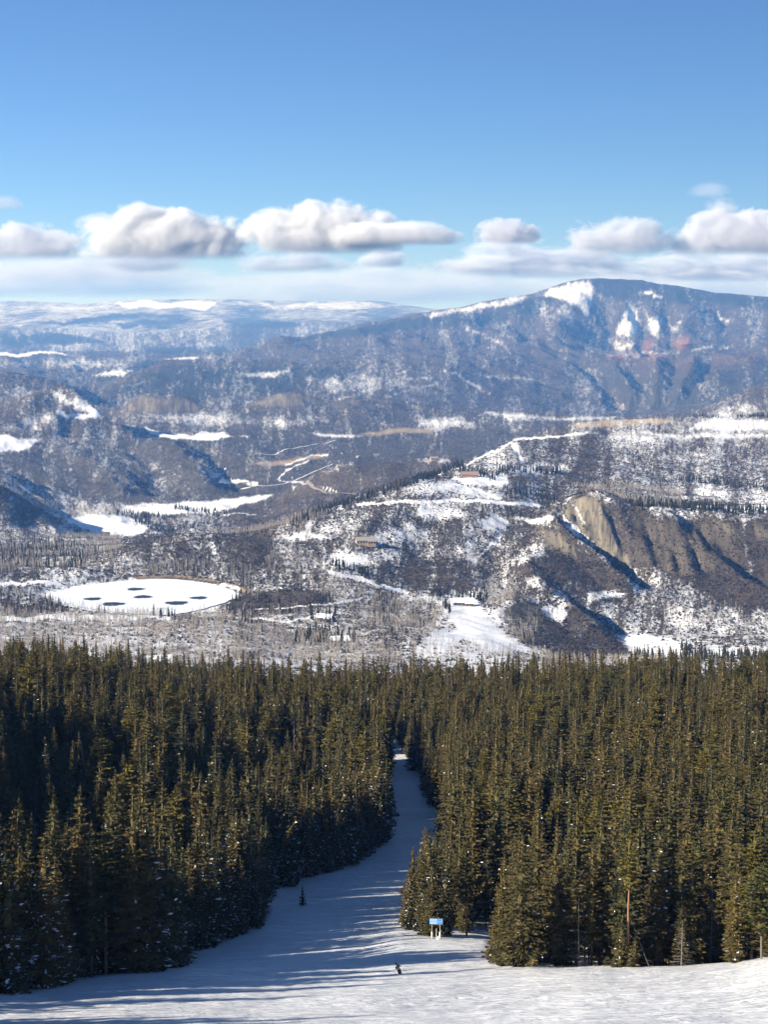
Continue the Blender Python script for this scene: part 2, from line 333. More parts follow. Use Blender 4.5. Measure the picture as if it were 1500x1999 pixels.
# ------------------------------------------------------------------ what covers the ground (snow fields, scrub, earth, woods)
JF = int(np.searchsorted(RD, 1200))
fx, fy, fd_ = PX[:, JF:], PY[:, JF:], GD[:, JF:]
wx, wy = X[:, JF:], Y[:, JF:]
sc_ = fd_ / 3600.0
w1 = fbm(wx / (60 * sc_), wy / (200 * sc_), 4, 71); w2 = fbm(wx / (60 * sc_) + 9, wy / (200 * sc_), 4, 75)
qx = fx + 14 * w1 + 5 * pn(wx / (8 * sc_), wy / (30 * sc_), 3); qy = fy + 6 * w2 + 2.2 * pn(wx / (8 * sc_), wy / (30 * sc_), 6)
del w1, w2
A = {k: np.zeros(fx.shape, np.float32) for k in ('snow', 'dark', 'tan', 'red', 'rock', 'brown', 'wood')}
A['snow'] += np.interp(np.log(fd_), np.log([1200, 2000, 3000, 5500, 7000, 9000, 12000, 16000, 21000, 26000, 34000, 45000]),
                       [.58, .58, .38, .33, .17, .21, .12, .10, .17, .24, .36, .5]).astype(np.float32)
A['brown'] += .66

def paint(attr, val, pts, feather=4, width=None, dmin=0, dmax=1e9, raw=False):
    P = np.array(pts, float); pad = (width or 0) + 3 * feather + 12
    x0, y0 = P.min(0) - pad; x1, y1 = P.max(0) + pad
    s = (fx > x0) & (fx < x1) & (fy > y0) & (fy < y1) & (fd_ > dmin) & (fd_ < dmax)
    if not s.any(): return
    a, b = (fx[s], fy[s]) if raw else (qx[s], qy[s])
    if width is None: m = sstep(-feather, feather, poly_sd(a, b, P))
    else: m = 1 - sstep(width - feather, width + feather, line_d(a, b, P))
    A[attr][s] += ((val - A[attr][s]) * m).astype(np.float32)

# --- broad zones
paint('snow', .17, [(-60, 900), (60, 880), (200, 850), (330, 862), (520, 862), (640, 905), (560, 955), (420, 975), (200, 985), (120, 960), (0, 930)], 9, dmin=4800)
paint('brown', -.1, [(-60, 900), (60, 880), (200, 850), (330, 862), (520, 862), (640, 905), (560, 955), (420, 975), (200, 985), (120, 960), (0, 930)], 14, dmin=4800)
paint('snow', .13, [(640, 852), (760, 858), (900, 850), (1040, 842), (1000, 872), (900, 898), (760, 900), (660, 895)], 6, dmin=5600)
paint('brown', .1, [(640, 852), (760, 858), (900, 850), (1040, 842), (1000, 872), (900, 898), (760, 900), (660, 895)], 6, dmin=5600)
paint('snow', .15, [(-60, 890), (60, 930), (140, 1015), (120, 1032), (0, 1020), (-60, 1010)], 5, dmin=4200, dmax=5300)
paint('snow', .17, [(430, 1010), (560, 960), (690, 905), (830, 900), (900, 905), (820, 940), (700, 985), (590, 1012), (480, 1030)], 5, dmin=4400)
paint('brown', .95, [(470, 1005), (600, 940), (690, 908), (830, 903), (890, 908), (800, 945), (690, 985), (580, 1008)], 6, dmin=4400)
paint('snow', .17, [(1250, 1000), (1330, 1015), (1500, 1020), (1560, 1200), (1440, 1190), (1330, 1130), (1260, 1090), (1225, 1030)], 8, dmin=2600, dmax=4000)
paint('brown', .95, [(1250, 1000), (1330, 1015), (1500, 1020), (1560, 1200), (1440, 1190), (1330, 1130), (1260, 1090), (1225, 1030)], 10, dmin=2600, dmax=4000)
paint('snow', .24, [(1000, 1060), (1060, 1030), (1120, 1080), (1220, 1130), (1250, 1180), (1160, 1175), (1060, 1140), (1000, 1110)], 8, dmin=2400, dmax=3600)
paint('snow', .22, [(800, 1090), (900, 1085), (960, 1110), (955, 1150), (860, 1158), (790, 1140)], 8, dmin=2400, dmax=3600)
paint('snow', .26, [(980, 1190), (1080, 1180), (1200, 1230), (1260, 1275), (1120, 1290), (1010, 1255)], 8, dmin=1800, dmax=3200)
paint('snow', .26, [(870, 1000), (980, 985), (1060, 1000), (1010, 1060), (940, 1080), (860, 1060)], 12, dmin=3000, dmax=4000)
paint('snow', .28, [(200, 1055), (430, 1048), (520, 1042), (560, 1090), (480, 1118), (300, 1112)], 8, dmin=2700, dmax=3600)
paint('snow', .08, [(450, 1170), (560, 1150), (640, 1160), (660, 1180), (560, 1195), (450, 1192)], 5, dmin=2300, dmax=3300)
paint('snow', .10, [(0, 1178), (100, 1176), (150, 1192), (60, 1200), (0, 1198)], 4, dmin=2200, dmax=2860)
# far conifer ridge and mountain woods; the remaining bands are just darker
paint('dark', .9, [(200, 765), (300, 728), (360, 714), (560, 714), (700, 722), (620, 752), (480, 775), (320, 780)], 8, dmin=10800)
paint('snow', .10, [(200, 765), (300, 728), (360, 714), (560, 714), (700, 722), (620, 752), (480, 775), (320, 780)], 8, dmin=10800)
paint('dark', 1.0, [(555, 668), (640, 650), (740, 634), (830, 617), (870, 618), (830, 640), (740, 652), (640, 662)], 3, dmin=15500)  # darker band along the mountain's left shoulder
paint('snow', .02, [(555, 668), (640, 650), (740, 634), (830, 617), (870, 618), (830, 640), (740, 652), (640, 662)], 3, dmin=15500)
paint('dark', 1.0, [(830, 625), (960, 610), (1040, 585), (1085, 570), (1080, 590), (1050, 610), (950, 635), (850, 640)], 4, dmin=15500)
paint('snow', .05, [(830, 625), (960, 610), (1040, 585), (1085, 570), (1080, 590), (1050, 610), (950, 635), (850, 640)], 4, dmin=15500)
paint('dark', 1.0, [(1150, 545), (1230, 546), (1350, 562), (1520, 584), (1520, 606), (1380, 592), (1260, 588), (1180, 580)], 4, dmin=15500)
paint('snow', .06, [(1150, 545), (1230, 546), (1350, 562), (1520, 584), (1520, 606), (1380, 592), (1260, 588), (1180, 580)], 4, dmin=15500)
paint('snow', .13, [(1100, 700), (1500, 690), (1540, 790), (1330, 800), (1190, 800), (1120, 760)], 8, dmin=10800)
paint('dark', .6, [(1100, 715), (1500, 705), (1540, 780), (1330, 800), (1190, 800), (1120, 760)], 8, dmin=10800)
paint('snow', .14, [(880, 650), (1000, 640), (1180, 660), (1180, 700), (1000, 690), (880, 690)], 8, dmin=14500)
for p in ([(0, 655), (130, 652), (200, 668), (60, 676), (0, 672)], [(220, 632), (370, 622), (330, 640), (240, 640)], [(430, 625), (540, 622), (600, 636), (480, 642)],
          [(280, 680), (470, 676), (440, 690), (300, 690)], [(0, 640), (250, 612), (350, 616), (180, 632)], [(180, 730), (330, 700), (300, 730), (200, 752)]):
    paint('dark', .9, p, 4, dmin=14500); paint('snow', .04, p, 4, dmin=14500)  # darker bands with little snow on the far land
# earth and cliffs
paint('rock', 1, [(1108, 978), (1140, 969), (1172, 972), (1185, 1010), (1205, 1060), (1232, 1092), (1225, 1108), (1195, 1090), (1168, 1062), (1130, 1030), (1098, 1000)], 3, dmin=2900, dmax=3600)
paint('rock', .8, [(1048, 1030), (1085, 1040), (1120, 1062), (1128, 1088), (1098, 1078), (1062, 1050)], 4, dmin=2800, dmax=3600)
paint('rock', .75, [(1268, 1030), (1330, 1040), (1372, 1090), (1340, 1118), (1292, 1116), (1262, 1080)], 6, dmin=2800, dmax=3700)
paint('rock', .7, [(1385, 1012), (1432, 1020), (1460, 1050), (1420, 1048)], 5, dmin=2800, dmax=3800)
paint('rock', .7, [(1475, 1015), (1540, 1025), (1540, 1060), (1490, 1050)], 5, dmin=2800, dmax=3800)
paint('rock', .7, [(985, 1190), (1030, 1178), (1080, 1186), (1060, 1215), (1010, 1215)], 4, dmin=2000, dmax=3000)
paint('rock', .75, [(240, 800), (275, 776), (350, 778), (400, 792), (380, 805), (300, 806)], 4, dmin=8400)
paint('rock', .85, [(490, 792), (545, 766), (600, 770), (640, 790), (590, 792)], 4, dmin=8400)
paint('rock', .5, [(640, 785), (690, 776), (730, 795), (660, 798)], 4, dmin=8400)
for p in ([(1318, 658), (1340, 656), (1344, 676), (1320, 680), (1308, 670)], [(1255, 668), (1275, 662), (1272, 684), (1256, 686)], [(1180, 690), (1300, 692), (1280, 700), (1190, 700)]):
    paint('red', .7, p, 3, dmin=14000)
paint('red', .18, [(1200, 705), (1480, 690), (1480, 720), (1250, 745), (1200, 730)], 10, dmin=12000)
paint('red', .2, [(1160, 770), (1200, 760), (1230, 800), (1180, 805)], 6, dmin=10800)
paint('tan', .9, [(1110, 822), (1160, 820), (1290, 816), (1330, 822), (1250, 830), (1130, 836)], 3, dmin=4600, dmax=6400)
paint('tan', .8, [(690, 850), (760, 838), (850, 835), (850, 842), (760, 848)], 3, dmin=7000)
paint('tan', .7, [(490, 905), (600, 890), (640, 885), (620, 897), (520, 910)], 3, dmin=5500)
_bk = (1 - sstep(8, 13, np.abs(SDP[:, JF:] + 13))) * sstep(.3, .7, bank_side[:, JF:])
A['tan'] = np.maximum(A['tan'], .95 * _bk).astype(np.float32); A['snow'] -= (.9 * _bk).astype(np.float32)
paint('tan', .0, [(280, 1126), (350, 1125), (420, 1134), (470, 1150), (480, 1162), (465, 1160), (415, 1142), (350, 1132)], 2, dmin=2500, dmax=3000, raw=True)
paint('tan', .5, [(240, 1140), (262, 1128), (330, 1122)], 2, width=3, dmin=2500, dmax=3000)
paint('wood', .8, [(420, 1000), (560, 1000), (620, 1015), (560, 1040), (440, 1045)], 6, dmin=2900, dmax=4600)
paint('rock', .25, [(1240, 1020), (1380, 1020), (1470, 1050), (1440, 1110), (1330, 1120), (1250, 1090)], 12, dmin=2700, dmax=3800)
paint('snow', .16, [(1180, 985), (1260, 990), (1290, 1100), (1235, 1110), (1205, 1060)], 7, dmin=2800, dmax=3700)
paint('snow', .2, [(1040, 1030), (1095, 1040), (1180, 1100), (1240, 1150), (1180, 1140), (1080, 1090)], 7, dmin=2600, dmax=3600)
# --- snow fields
A['snow'] -= .45 * A['rock']
SNOWS = [
 ([(138, 1012), (180, 1008), (250, 1010), (300, 1026), (285, 1042), (200, 1045), (160, 1032)], 1.15, 3, 4500, 6200),
 ([(235, 988), (330, 984), (440, 975), (530, 965), (500, 980), (430, 996), (330, 1002), (240, 1002)], 1.15, 3, 4500, 6600),
 ([(-40, 845), (20, 852), (80, 860), (60, 872), (0, 880), (-40, 880)], 1.1, 3, 7000, 9000),
 ([(288, 838), (330, 847), (372, 852), (395, 840), (452, 851), (420, 857), (350, 857), (300, 848)], 1.15, 2, 7000, 9000),
 ([(470, 851), (495, 850), (490, 855)], 1, 2, 7000, 9000), ([(600, 847), (700, 850), (712, 854), (640, 853)], 1.0, 2, 7000, 9000),
 ([(880, 938), (930, 928), (990, 930), (995, 944), (940, 948)], 1.1, 3, 3700, 5400), ([(1000, 918), (1060, 905), (1120, 916), (1080, 924), (1010, 928)], .9, 4, 3700, 5400),
 ([(960, 882), (1000, 868), (1040, 885), (1020, 910), (960, 915), (930, 905)], .62, 8, 3700, 5600),
 ([(1340, 838), (1380, 822), (1560, 818), (1560, 838), (1420, 842)], .95, 4, 4600, 6400), ([(1240, 846), (1330, 848), (1560, 846), (1560, 853), (1330, 856)], .9, 3, 4600, 6400),
 ([(1170, 855), (1230, 842), (1330, 852), (1280, 872), (1190, 872)], .62, 6, 4600, 6400),
 ([(1360, 948), (1420, 952), (1540, 968), (1540, 985), (1420, 978), (1360, 970)], .75, 5, 3600, 5200), ([(1280, 880), (1420, 886), (1380, 900), (1300, 896)], .6, 6, 3600, 5600),
 ([(1350, 990), (1540, 985), (1540, 1002), (1450, 1000)], .9, 3, 3000, 4000),
 ([(830, 935), (880, 940), (980, 968), (960, 975), (860, 960), (770, 975), (740, 970)], .85, 5, 3200, 4400), ([(700, 990), (790, 965), (870, 985), (860, 1010), (720, 1012)], .55, 9, 3000, 4200),
 ([(560, 1046), (590, 1038), (600, 1015), (616, 1020), (608, 1040), (650, 1052), (570, 1054)], 1.0, 3, 2900, 3900),
 ([(600, 1035), (680, 1000), (720, 1005), (690, 1030), (640, 1045)], .6, 6, 2900, 3900),
 ([(700, 1052), (760, 1035), (800, 1020), (850, 1040), (810, 1052), (740, 1064)], .8, 6, 2800, 3900), ([(800, 980), (860, 985), (910, 1005), (870, 1015), (820, 1005)], .85, 5, 2900, 3900),
 ([(600, 1105), (650, 1080), (740, 1075), (780, 1082), (740, 1100), (660, 1115)], .85, 7, 2700, 3700), ([(640, 1110), (700, 1105), (760, 1120), (720, 1140), (650, 1135)], .55, 8, 2600, 3600),
 ([(940, 1018), (965, 1008), (1000, 1020), (980, 1035), (945, 1032)], .85, 4, 3000, 3900), ([(1000, 1012), (1040, 1015), (1085, 1005), (1080, 1015), (1040, 1025)], 1, 2, 3000, 3700),
 ([(1090, 1002), (1110, 1015), (1150, 1050), (1175, 1070), (1168, 1073), (1130, 1050), (1098, 1020)], .95, 2, 2900, 3600), ([(1115, 984), (1125, 985), (1145, 1015), (1152, 1035), (1138, 1022)], .95, 2, 2900, 3600),
 ([(1000, 1095), (1030, 1065), (1060, 1060), (1070, 1085), (1040, 1090), (1010, 1108)], .75, 4, 2700, 3400), ([(1020, 1130), (1050, 1125), (1070, 1145), (1040, 1150)], .75, 4, 2500, 3300),
 ([(850, 1170), (930, 1168), (940, 1185), (968, 1230), (1010, 1258), (1060, 1275), (960, 1268), (890, 1240), (872, 1200)], 1.0, 5, 1900, 2900),
 ([(815, 1262), (850, 1228), (900, 1235), (880, 1265), (850, 1282), (810, 1285)], .95, 5, 1700, 2700), ([(780, 1160), (860, 1160), (850, 1170), (770, 1172)], .8, 4, 2300, 3000),
 ([(1050, 1185), (1080, 1180), (1110, 1200), (1090, 1215), (1070, 1205)], .85, 3, 2000, 3000), ([(1150, 1158), (1180, 1152), (1230, 1160), (1175, 1168), (1150, 1180)], .85, 2, 2300, 3200),
 ([(1205, 1240), (1260, 1238), (1320, 1250), (1340, 1280), (1240, 1285)], .95, 5, 1700, 2800), ([(1290, 1195), (1400, 1180), (1540, 1200), (1540, 1250), (1420, 1235), (1320, 1225)], .62, 8, 1900, 3200),
 ([(1380, 1262), (1540, 1258), (1540, 1285), (1400, 1290)], .85, 5, 1600, 2700),
 ([(-40, 1204), (120, 1203), (330, 1202), (330, 1208), (120, 1211), (-40, 1212)], 1.1, 1.5, 2200, 2700),
 ([(380, 1150), (470, 1155), (500, 1150), (455, 1168), (420, 1192), (370, 1200)], .8, 4, 2300, 3000), ([(350, 1128), (470, 1142), (490, 1158), (440, 1148), (370, 1134)], .8, 2, 2600, 3100),
 ([(60, 1165), (110, 1152), (190, 1136), (200, 1142), (130, 1156), (100, 1170)], .8, 3, 2400, 3000), ([(620, 1200), (740, 1195), (800, 1215), (720, 1240), (640, 1225)], .62, 8, 1900, 2800),
 ([(500, 1225), (640, 1235), (700, 1260), (560, 1262)], .55, 8, 1800, 2600), ([(100, 760), (128, 770), (190, 800), (205, 815), (180, 812), (140, 790), (112, 774)], .8, 2, 7500, 8700),
 ([(0, 830), (60, 818), (120, 800), (150, 815), (110, 832), (60, 840), (0, 845)], .45, 6, 6500, 8800), ([(280, 815), (400, 806), (520, 815), (640, 820), (560, 832), (400, 830)], .6, 7, 8000, 10000),
 ([(480, 730), (560, 722), (540, 735), (500, 738)], .85, 3, 11000, 14500), ([(600, 745), (700, 730), (780, 735), (820, 760), (680, 765)], .5, 8, 10500, 14500),
 ([(820, 815), (900, 818), (930, 832), (860, 838), (820, 830)], .75, 5, 7500, 10000), ([(950, 805), (1100, 815), (1200, 812), (1190, 820), (1000, 822)], .7, 3, 7500, 10500),
 ([(1060, 575), (1085, 560), (1110, 552), (1145, 552), (1162, 565), (1160, 590), (1150, 618), (1128, 600), (1105, 588)], .95, 3, 16000, 21000), ([(1095, 555), (1150, 550), (1168, 560), (1120, 566)], .85, 3, 17000, 21000),
 ([(1215, 620), (1228, 600), (1243, 610), (1248, 650), (1225, 655), (1198, 652)], .78, 4, 15500, 20000), ([(1258, 605), (1268, 622), (1290, 620), (1282, 650), (1270, 655)], .76, 4, 15500, 20000), ([(1298, 615), (1310, 640), (1325, 622), (1315, 648), (1306, 645)], .74, 4, 15500, 20000),
 ([(1186, 655), (1205, 668), (1240, 670), (1215, 688), (1198, 684)], .7, 4, 14500, 19000), ([(1400, 600), (1408, 622), (1440, 622), (1420, 632), (1404, 625)], .85, 2, 15500, 20500), ([(1250, 570), (1280, 572), (1290, 580), (1260, 577)], .9, 1.5, 16500, 20500),
 ([(830, 612), (900, 602), (1000, 583), (1035, 580), (1010, 592), (920, 606), (850, 618)], .70, 3, 16500, 21000), ([(1050, 605), (1090, 590), (1130, 620), (1100, 630), (1060, 625)], .45, 6, 15500, 20500),
 ([(-40, 689), (60, 688), (135, 690), (60, 694), (-40, 694)], 1.1, 1.5, 16000, 26000), ([(180, 733), (230, 722), (260, 724), (240, 735)], .95, 3, 13000, 22000), ([(320, 700), (390, 696), (385, 700), (330, 703)], 1, 1.5, 15000, 24000),
 ([(-40, 700), (150, 705), (280, 700), (250, 720), (100, 715), (-40, 715)], .45, 6, 15000, 26000),
 ([(225, 592), (300, 588), (330, 592), (385, 586), (420, 590), (400, 604), (340, 600), (260, 602)], 1.1, 1.5, 33000, 42000), ([(430, 592), (500, 588), (540, 595), (600, 592), (720, 590), (790, 598), (700, 604), (560, 602)], .85, 2, 33000, 42000),
 ([(-40, 595), (80, 596), (180, 604), (60, 608), (-40, 606)], .7, 3, 30000, 42000), ([(0, 625), (100, 618), (140, 626), (40, 636)], .6, 4, 26000, 36000), ([(360, 612), (620, 610), (700, 618), (500, 622)], .5, 4, 27000, 37000),
 ([(1500, 775), (1440, 800), (1380, 815), (1540, 815)], .5, 8, 7800, 10500),
]
for pts, v, f, d0, d1 in SNOWS: paint('snow', v if v > 1.05 else .80 * v, pts, f * 1.6, dmin=d0, dmax=d1)
# thin snowy tracks and ledges
TRACKS = [([(1005, 868), (1012, 890), (1018, 905)], 3), ([(880, 950), (930, 960), (968, 972)], 4), ([(700, 985), (830, 978), (930, 978), (1050, 988)], 3), 
          ([(945, 1082), (965, 1060), (970, 1050)], 2), ([(430, 940), (470, 938), (500, 945)], 4), ([(420, 1010), (460, 1000), (500, 1005)], 1), 
          ([(600, 900), (560, 915), (545, 935), (600, 945), (660, 960)], 1.2), ([(640, 1115), (700, 1130), (790, 1160)], 4),  ([(860, 925), (940, 895), (1010, 860), (1150, 845)], 2),
          ([(0, 1140), (60, 1135), (120, 1142)], 3), ([(500, 1190), (560, 1185), (640, 1180), (700, 1170)], 1.5), ([(460, 1205), (560, 1212), (640, 1200)], 2), ([(120, 805), (160, 815), (190, 812)], 3), ([(560, 905), (600, 892), (640, 888)], 1.5),
          ([(640, 770), (720, 745), (800, 725)], 2), ([(660, 782), (780, 742), (850, 735)], 2), ([(740, 780), (860, 745)], 1.6), ([(860, 720), (900, 740), (960, 770)], 1.6), ([(950, 735), (1060, 745), (1100, 760)], 1.2), ([(900, 640), (960, 660), (1000, 690)], 1.5), ([(1185, 694), (1300, 688), (1440, 676)], 1.6)]
for pts, w in TRACKS: paint('snow', .80 if pts[0][1] > 800 else .45, pts, 1.5 if pts[0][1] > 800 else 4, width=w)
# the ground faces: more snow where the slope turns from the sun, less where it faces it
dHd = np.gradient(H, axis=1) / np.gradient(RD)[None]; dHa = np.gradient(H, axis=0) / np.gradient(AZ)[:, None] / RD[None]
nx = -(dHd * np.sin(GA) + dHa * np.cos(GA)); ny = -(dHd * np.cos(GA) - dHa * np.sin(GA)); nl = np.sqrt(nx * nx + ny * ny + 1)
facing = ((nx * SUN.x + ny * SUN.y + SUN.z) / nl)[:, JF:]
A['snow'] -= (np.clip(facing - math.sin(SUN_EL), -.25, .25) * .28).astype(np.float32)
lo = fbm((wx + .45 * wy) / (190 * sc_), (wy - .3 * wx) / (240 * sc_), 4, 91)
A['snow'] += (np.where(fd_ > 21000, .45, np.where(fd_ > 12000, .26, .25)) * lo * (A['snow'] > .2) * (A['snow'] < .9)).astype(np.float32)
A['brown'] += (.35 * fbm(wx / 900, wy / 1500, 3, 95)).astype(np.float32)
del lo, qx, qy

# ------------------------------------------------------------------ materials of the ground
def m_land():
    m, t, out = material('winter_land')
    geo = t.n('ShaderNodeNewGeometry'); pos = geo.outputs['Position']
    snow, dark, tan, red, rock, brown, wood = [t.attr(k) for k in ('snow', 'dark', 'tan', 'red', 'rock', 'brown', 'wood')]
    sc = t.attr('pix')                                # coarser scrub on the far, higher slopes
    v = t.n('ShaderNodeVectorMath', operation='SCALE'); t.l(pos, v.inputs[0]); t.put(v.inputs['Scale'], sc)
    n1 = t.noise(v.outputs[0], .22, 5, .72, .6)
    n2 = t.noise(t.mapping(v.outputs[0], (1.5, .55, .6), (0, 0, R(12))), .026, 6, .66, .9)
    nn = t.math('ADD', t.math('MULTIPLY', n1, .52), t.math('MULTIPLY', n2, .48))
    k = t.math('ADD', snow, t.math('MULTIPLY', t.math('SUBTRACT', nn, .5), 2.7))
    s = t.ss(k, t.math('MULTIPLY_ADD', sc, .26, .02), t.math('MULTIPLY_ADD', sc, -.30, 1.06))
    s = t.math('MULTIPLY', s, t.math('GREATER_THAN', snow, -.5))
    b1 = t.noise(v.outputs[0], .05, 6, .7); b2 = t.noise(v.outputs[0], .4, 4, .7)
    grey = t.mix(b1, (.027, .025, .025), (.098, .088, .078))
    brn = t.mix(b1, (.036, .026, .021), (.100, .076, .056))
    c = t.mix(t.math('MULTIPLY', brown, 1.0, clamp=True), grey, brn)
    c = t.mix(t.ss(b2, .36, .62), t.mix(.75, c, (.016, .016, .018)), t.mix(.25, c, (.13, .115, .10)))
    c = t.mix(tan, c, t.mix(b1, (.30, .22, .13), (.42, .33, .215)))
    vr = t.mapping(v.outputs[0], (1, .22, .16), (0, 0, R(14)))
    r1 = t.noise(vr, .16, 7, .66, .6)
    c = t.mix(t.math('MULTIPLY', rock, t.ss(n1, .25, .5)), c, t.mix(t.ss(r1, .3, .7), (.095, .085, .066), (.27, .232, .172)))
    c = t.mix(red, c, t.mix(b1, (.15, .062, .046), (.24, .11, .08)))
    c = t.mix(t.math('MULTIPLY', wood, t.ss(b1, .3, .6)), c, (.20, .16, .12))
    c = t.mix(dark, c, t.mix(b2, (.016, .020, .018), (.045, .046, .034)))
    c = t.mix(s, c, (.86, .87, .89))
    bmp = t.n('ShaderNodeBump'); bmp.inputs['Strength'].default_value = .55; bmp.inputs['Distance'].default_value = 2.2
    t.l(t.math('ADD', t.math('SUBTRACT', b2, t.math('MULTIPLY', s, .45)), t.math('MULTIPLY', t.math('MULTIPLY', rock, r1), 4.5)), bmp.inputs['Height'])
    principled(t, out, c, .85, .1, bmp.outputs[0])
    return m

def m_slope():
    m, t, out = material('groomed_snow')
    geo = t.n('ShaderNodeNewGeometry'); pos = geo.outputs['Position']
    warp = t.noise(pos, .05, 3, .5, out=1)
    va = t.n('ShaderNodeVectorMath', operation='MULTIPLY_ADD'); t.l(warp, va.inputs[0]); va.inputs[1].default_value = (9, 9, 0); t.l(pos, va.inputs[2])
    p = va.outputs[0]
    h = None
    for ang, sc, st, w in ((18, 1.5, .07, 1.0), (-24, 1.2, .06, .9), (6, 2.2, .05, .7), (-55, 1.0, .08, .55)):
        q = t.mapping(p, (sc * st, sc, .1), (0, 0, R(ang)))
        n = t.noise(q, 1.0, 3, .55)
        r = t.math('MULTIPLY', t.ss(t.math('ABSOLUTE', t.math('SUBTRACT', n, .5)), .0, .035), w)   # thin carved lines
        h = r if h is None else t.math('ADD', h, r)
    lump = t.noise(pos, .35, 5, .6); fine = t.noise(pos, 3.0, 4, .65)
    h = t.math('ADD', t.math('MULTIPLY', h, .26), t.math('ADD', t.math('MULTIPLY', lump, .45), t.math('MULTIPLY', fine, .06)))
    bmp = t.n('ShaderNodeBump'); bmp.inputs['Strength'].default_value = .8; bmp.inputs['Distance'].default_value = 1.0
    t.l(h, bmp.inputs['Height'])
    forest = t.attr('floor')
    litter = t.math('MULTIPLY', forest, t.ss(t.noise(pos, .9, 5, .7), .5, .62))
    c = t.mix(t.ss(lump, .2, .8), (.88, .89, .90), (.94, .94, .935))
    c = t.mix(t.math('MULTIPLY', litter, .8), c, (.07, .055, .04))
    pr = principled(t, out, c, .55, .25, bmp.outputs[0])
    return m
MAT_LAND, MAT_SLOPE = m_land(), m_slope()

# ------------------------------------------------------------------ terrain meshes, split where the land changes
IDX = (np.arange(NA)[:, None] * ND + np.arange(ND)[None])
FQ = np.stack([IDX[:-1, :-1], IDX[1:, :-1], IDX[1:, 1:], IDX[:-1, 1:]], -1)       # (NA-1, ND-1, 4)
FD_ = RD[:-1][None] + 0 * AZ[:-1][:, None]; FX = PX[:-1, :-1]
j1 = RD[np.searchsorted(RD, 1000)]
zone = np.zeros(FD_.shape, int)
zone[FD_ >= j1] = 1; zone[FD_ >= 6200] = 2; zone[FD_ >= 10400] = 3; zone[FD_ >= 21500] = 4
west = FX < np.interp(FD_, [14500, 21500], [250, 560])
zone[(zone == 3) & west & (FD_ > 14500)] = 4
VALL = np.stack([X, Y, H], -1).reshape(-1, 3)
def full(k, fill=0.0):
    a = np.full((NA, ND), fill, np.float32); a[:, JF:] = A[k]; return a.ravel()
ATT = {k: full(k, .4 if k == 'snow' else 0) for k in A}
ATT['pix'] = np.clip(2600 / np.maximum(GD, 1), .09, 1.0).ravel()
FLOOR_READY = []
def terrain_part(name, z, mat):
    f = FQ[zone == z].reshape(-1, 4); u, inv = np.unique(f, return_inverse=True)
    me = npmesh(name, VALL[u], inv.reshape(-1, 4), smooth=True)
    for k, v in ATT.items():
        if z or k == 'floor': fattr(me, k, v[u])
    o = link(name, me, mats=[mat]); tag(o, kind='structure'); return o, u
# ------------------------------------------------------------------ ski run and forest areas (traced on the ground)
RUN_PX = [(-200, 1962), (0, 1942), (60, 1938), (150, 1917), (240, 1902), (368, 1893), (372, 1880), (400, 1862), (450, 1840), (500, 1825), (525, 1805), (520, 1780), (560, 1738), (600, 1715), (690, 1697), (735, 1672), (766, 1640), (766, 1560), (764, 1500), (752, 1462), (758, 1440),
          (772, 1445), (788, 1490), (805, 1530), (845, 1590), (868, 1622), (850, 1650), (812, 1715), (792, 1760), (784, 1790), (792, 1818), (840, 1834), (905, 1826), (952, 1822), (958, 1890), (1100, 1890), (1300, 1889), (1420, 1882), (1500, 1872), (1700, 1850)]
rp = np.array(RUN_PX, float)
def run_pt(px, py):
    # the runs' edges lie on the planned surface, not hidden behind it
    best = hit(px, min(py, 1886.0) if False else py, 180, 900); return best
RUN = np.array([list(run_pt(a, b))[:2] for a, b in RUN_PX])
RUN = np.vstack([RUN, [(140, 120), (140, 0), (-140, 0), (-160, 120)]])
# forest floor attribute on the near ground
fl = np.zeros((NA, ND), np.float32); nn_ = RD < 1100
sdn = poly_sd(X[:, nn_], Y[:, nn_], RUN)
fl[:, nn_] = (1 - sstep(-6, 1, sdn)) * (Y[:, nn_] > 190)
ATT['floor'] = fl.ravel()
terrain_part('snow_slope', 0, MAT_SLOPE)
terrain_part('hillside', 1, MAT_LAND); terrain_part('hills', 2, MAT_LAND)
terrain_part('mountain', 3, MAT_LAND); terrain_part('distant_valley', 4, MAT_LAND)
def in_run(x, y): return poly_sd(np.asarray(x, float), np.asarray(y, float), RUN)

# ------------------------------------------------------------------ conifers
def m_needles(name, c1, c2, c3):
    m, t, out = material(name)
    oi = t.n('ShaderNodeObjectInfo'); geo = t.n('ShaderNodeNewGeometry')
    tc = t.n('ShaderNodeTexCoord')
    nz = t.noise(tc.outputs['Object'], .9, 4, .6)
    c = t.mix(oi.outputs['Random'], c1, c2)
    c = t.mix(t.ss(t.math('FRACT', t.math('MULTIPLY', oi.outputs['Random'], 7.3)), .78, .92), c, (.046, .056, .026))
    c = t.mix(t.ss(nz, .42, .66), c, c3)
    c = t.mix(t.math('MULTIPLY', geo.outputs['Random Per Island'], .6), c, t.mix(.6, c, (.009, .010, .006)))
    principled(t, out, c, .75, .12)
    return m
M_NEEDLE = m_needles('spruce_needles', (.048, .052, .022), (.120, .090, .030), (.142, .106, .041))
M_PINE = m_needles('pine_needles', (.115, .10, .022), (.14, .112, .025), (.165, .13, .034))
M_BARK = plain('grey_bark', (.085, .068, .055), .9, .1, .4, 4)
M_PINEBARK = plain('orange_bark', (.30, .165, .085), .9, .1, .35, 3)
M_DEAD = plain('dead_wood', (.17, .145, .125), .9, .1, .3, 4)
M_TWIG = plain('bare_twigs', (.12, .10, .088), .9, .1, .3, 2)
M_SNOW = plain('branch_snow', (.84, .86, .90), .7, .2, .04, 2)

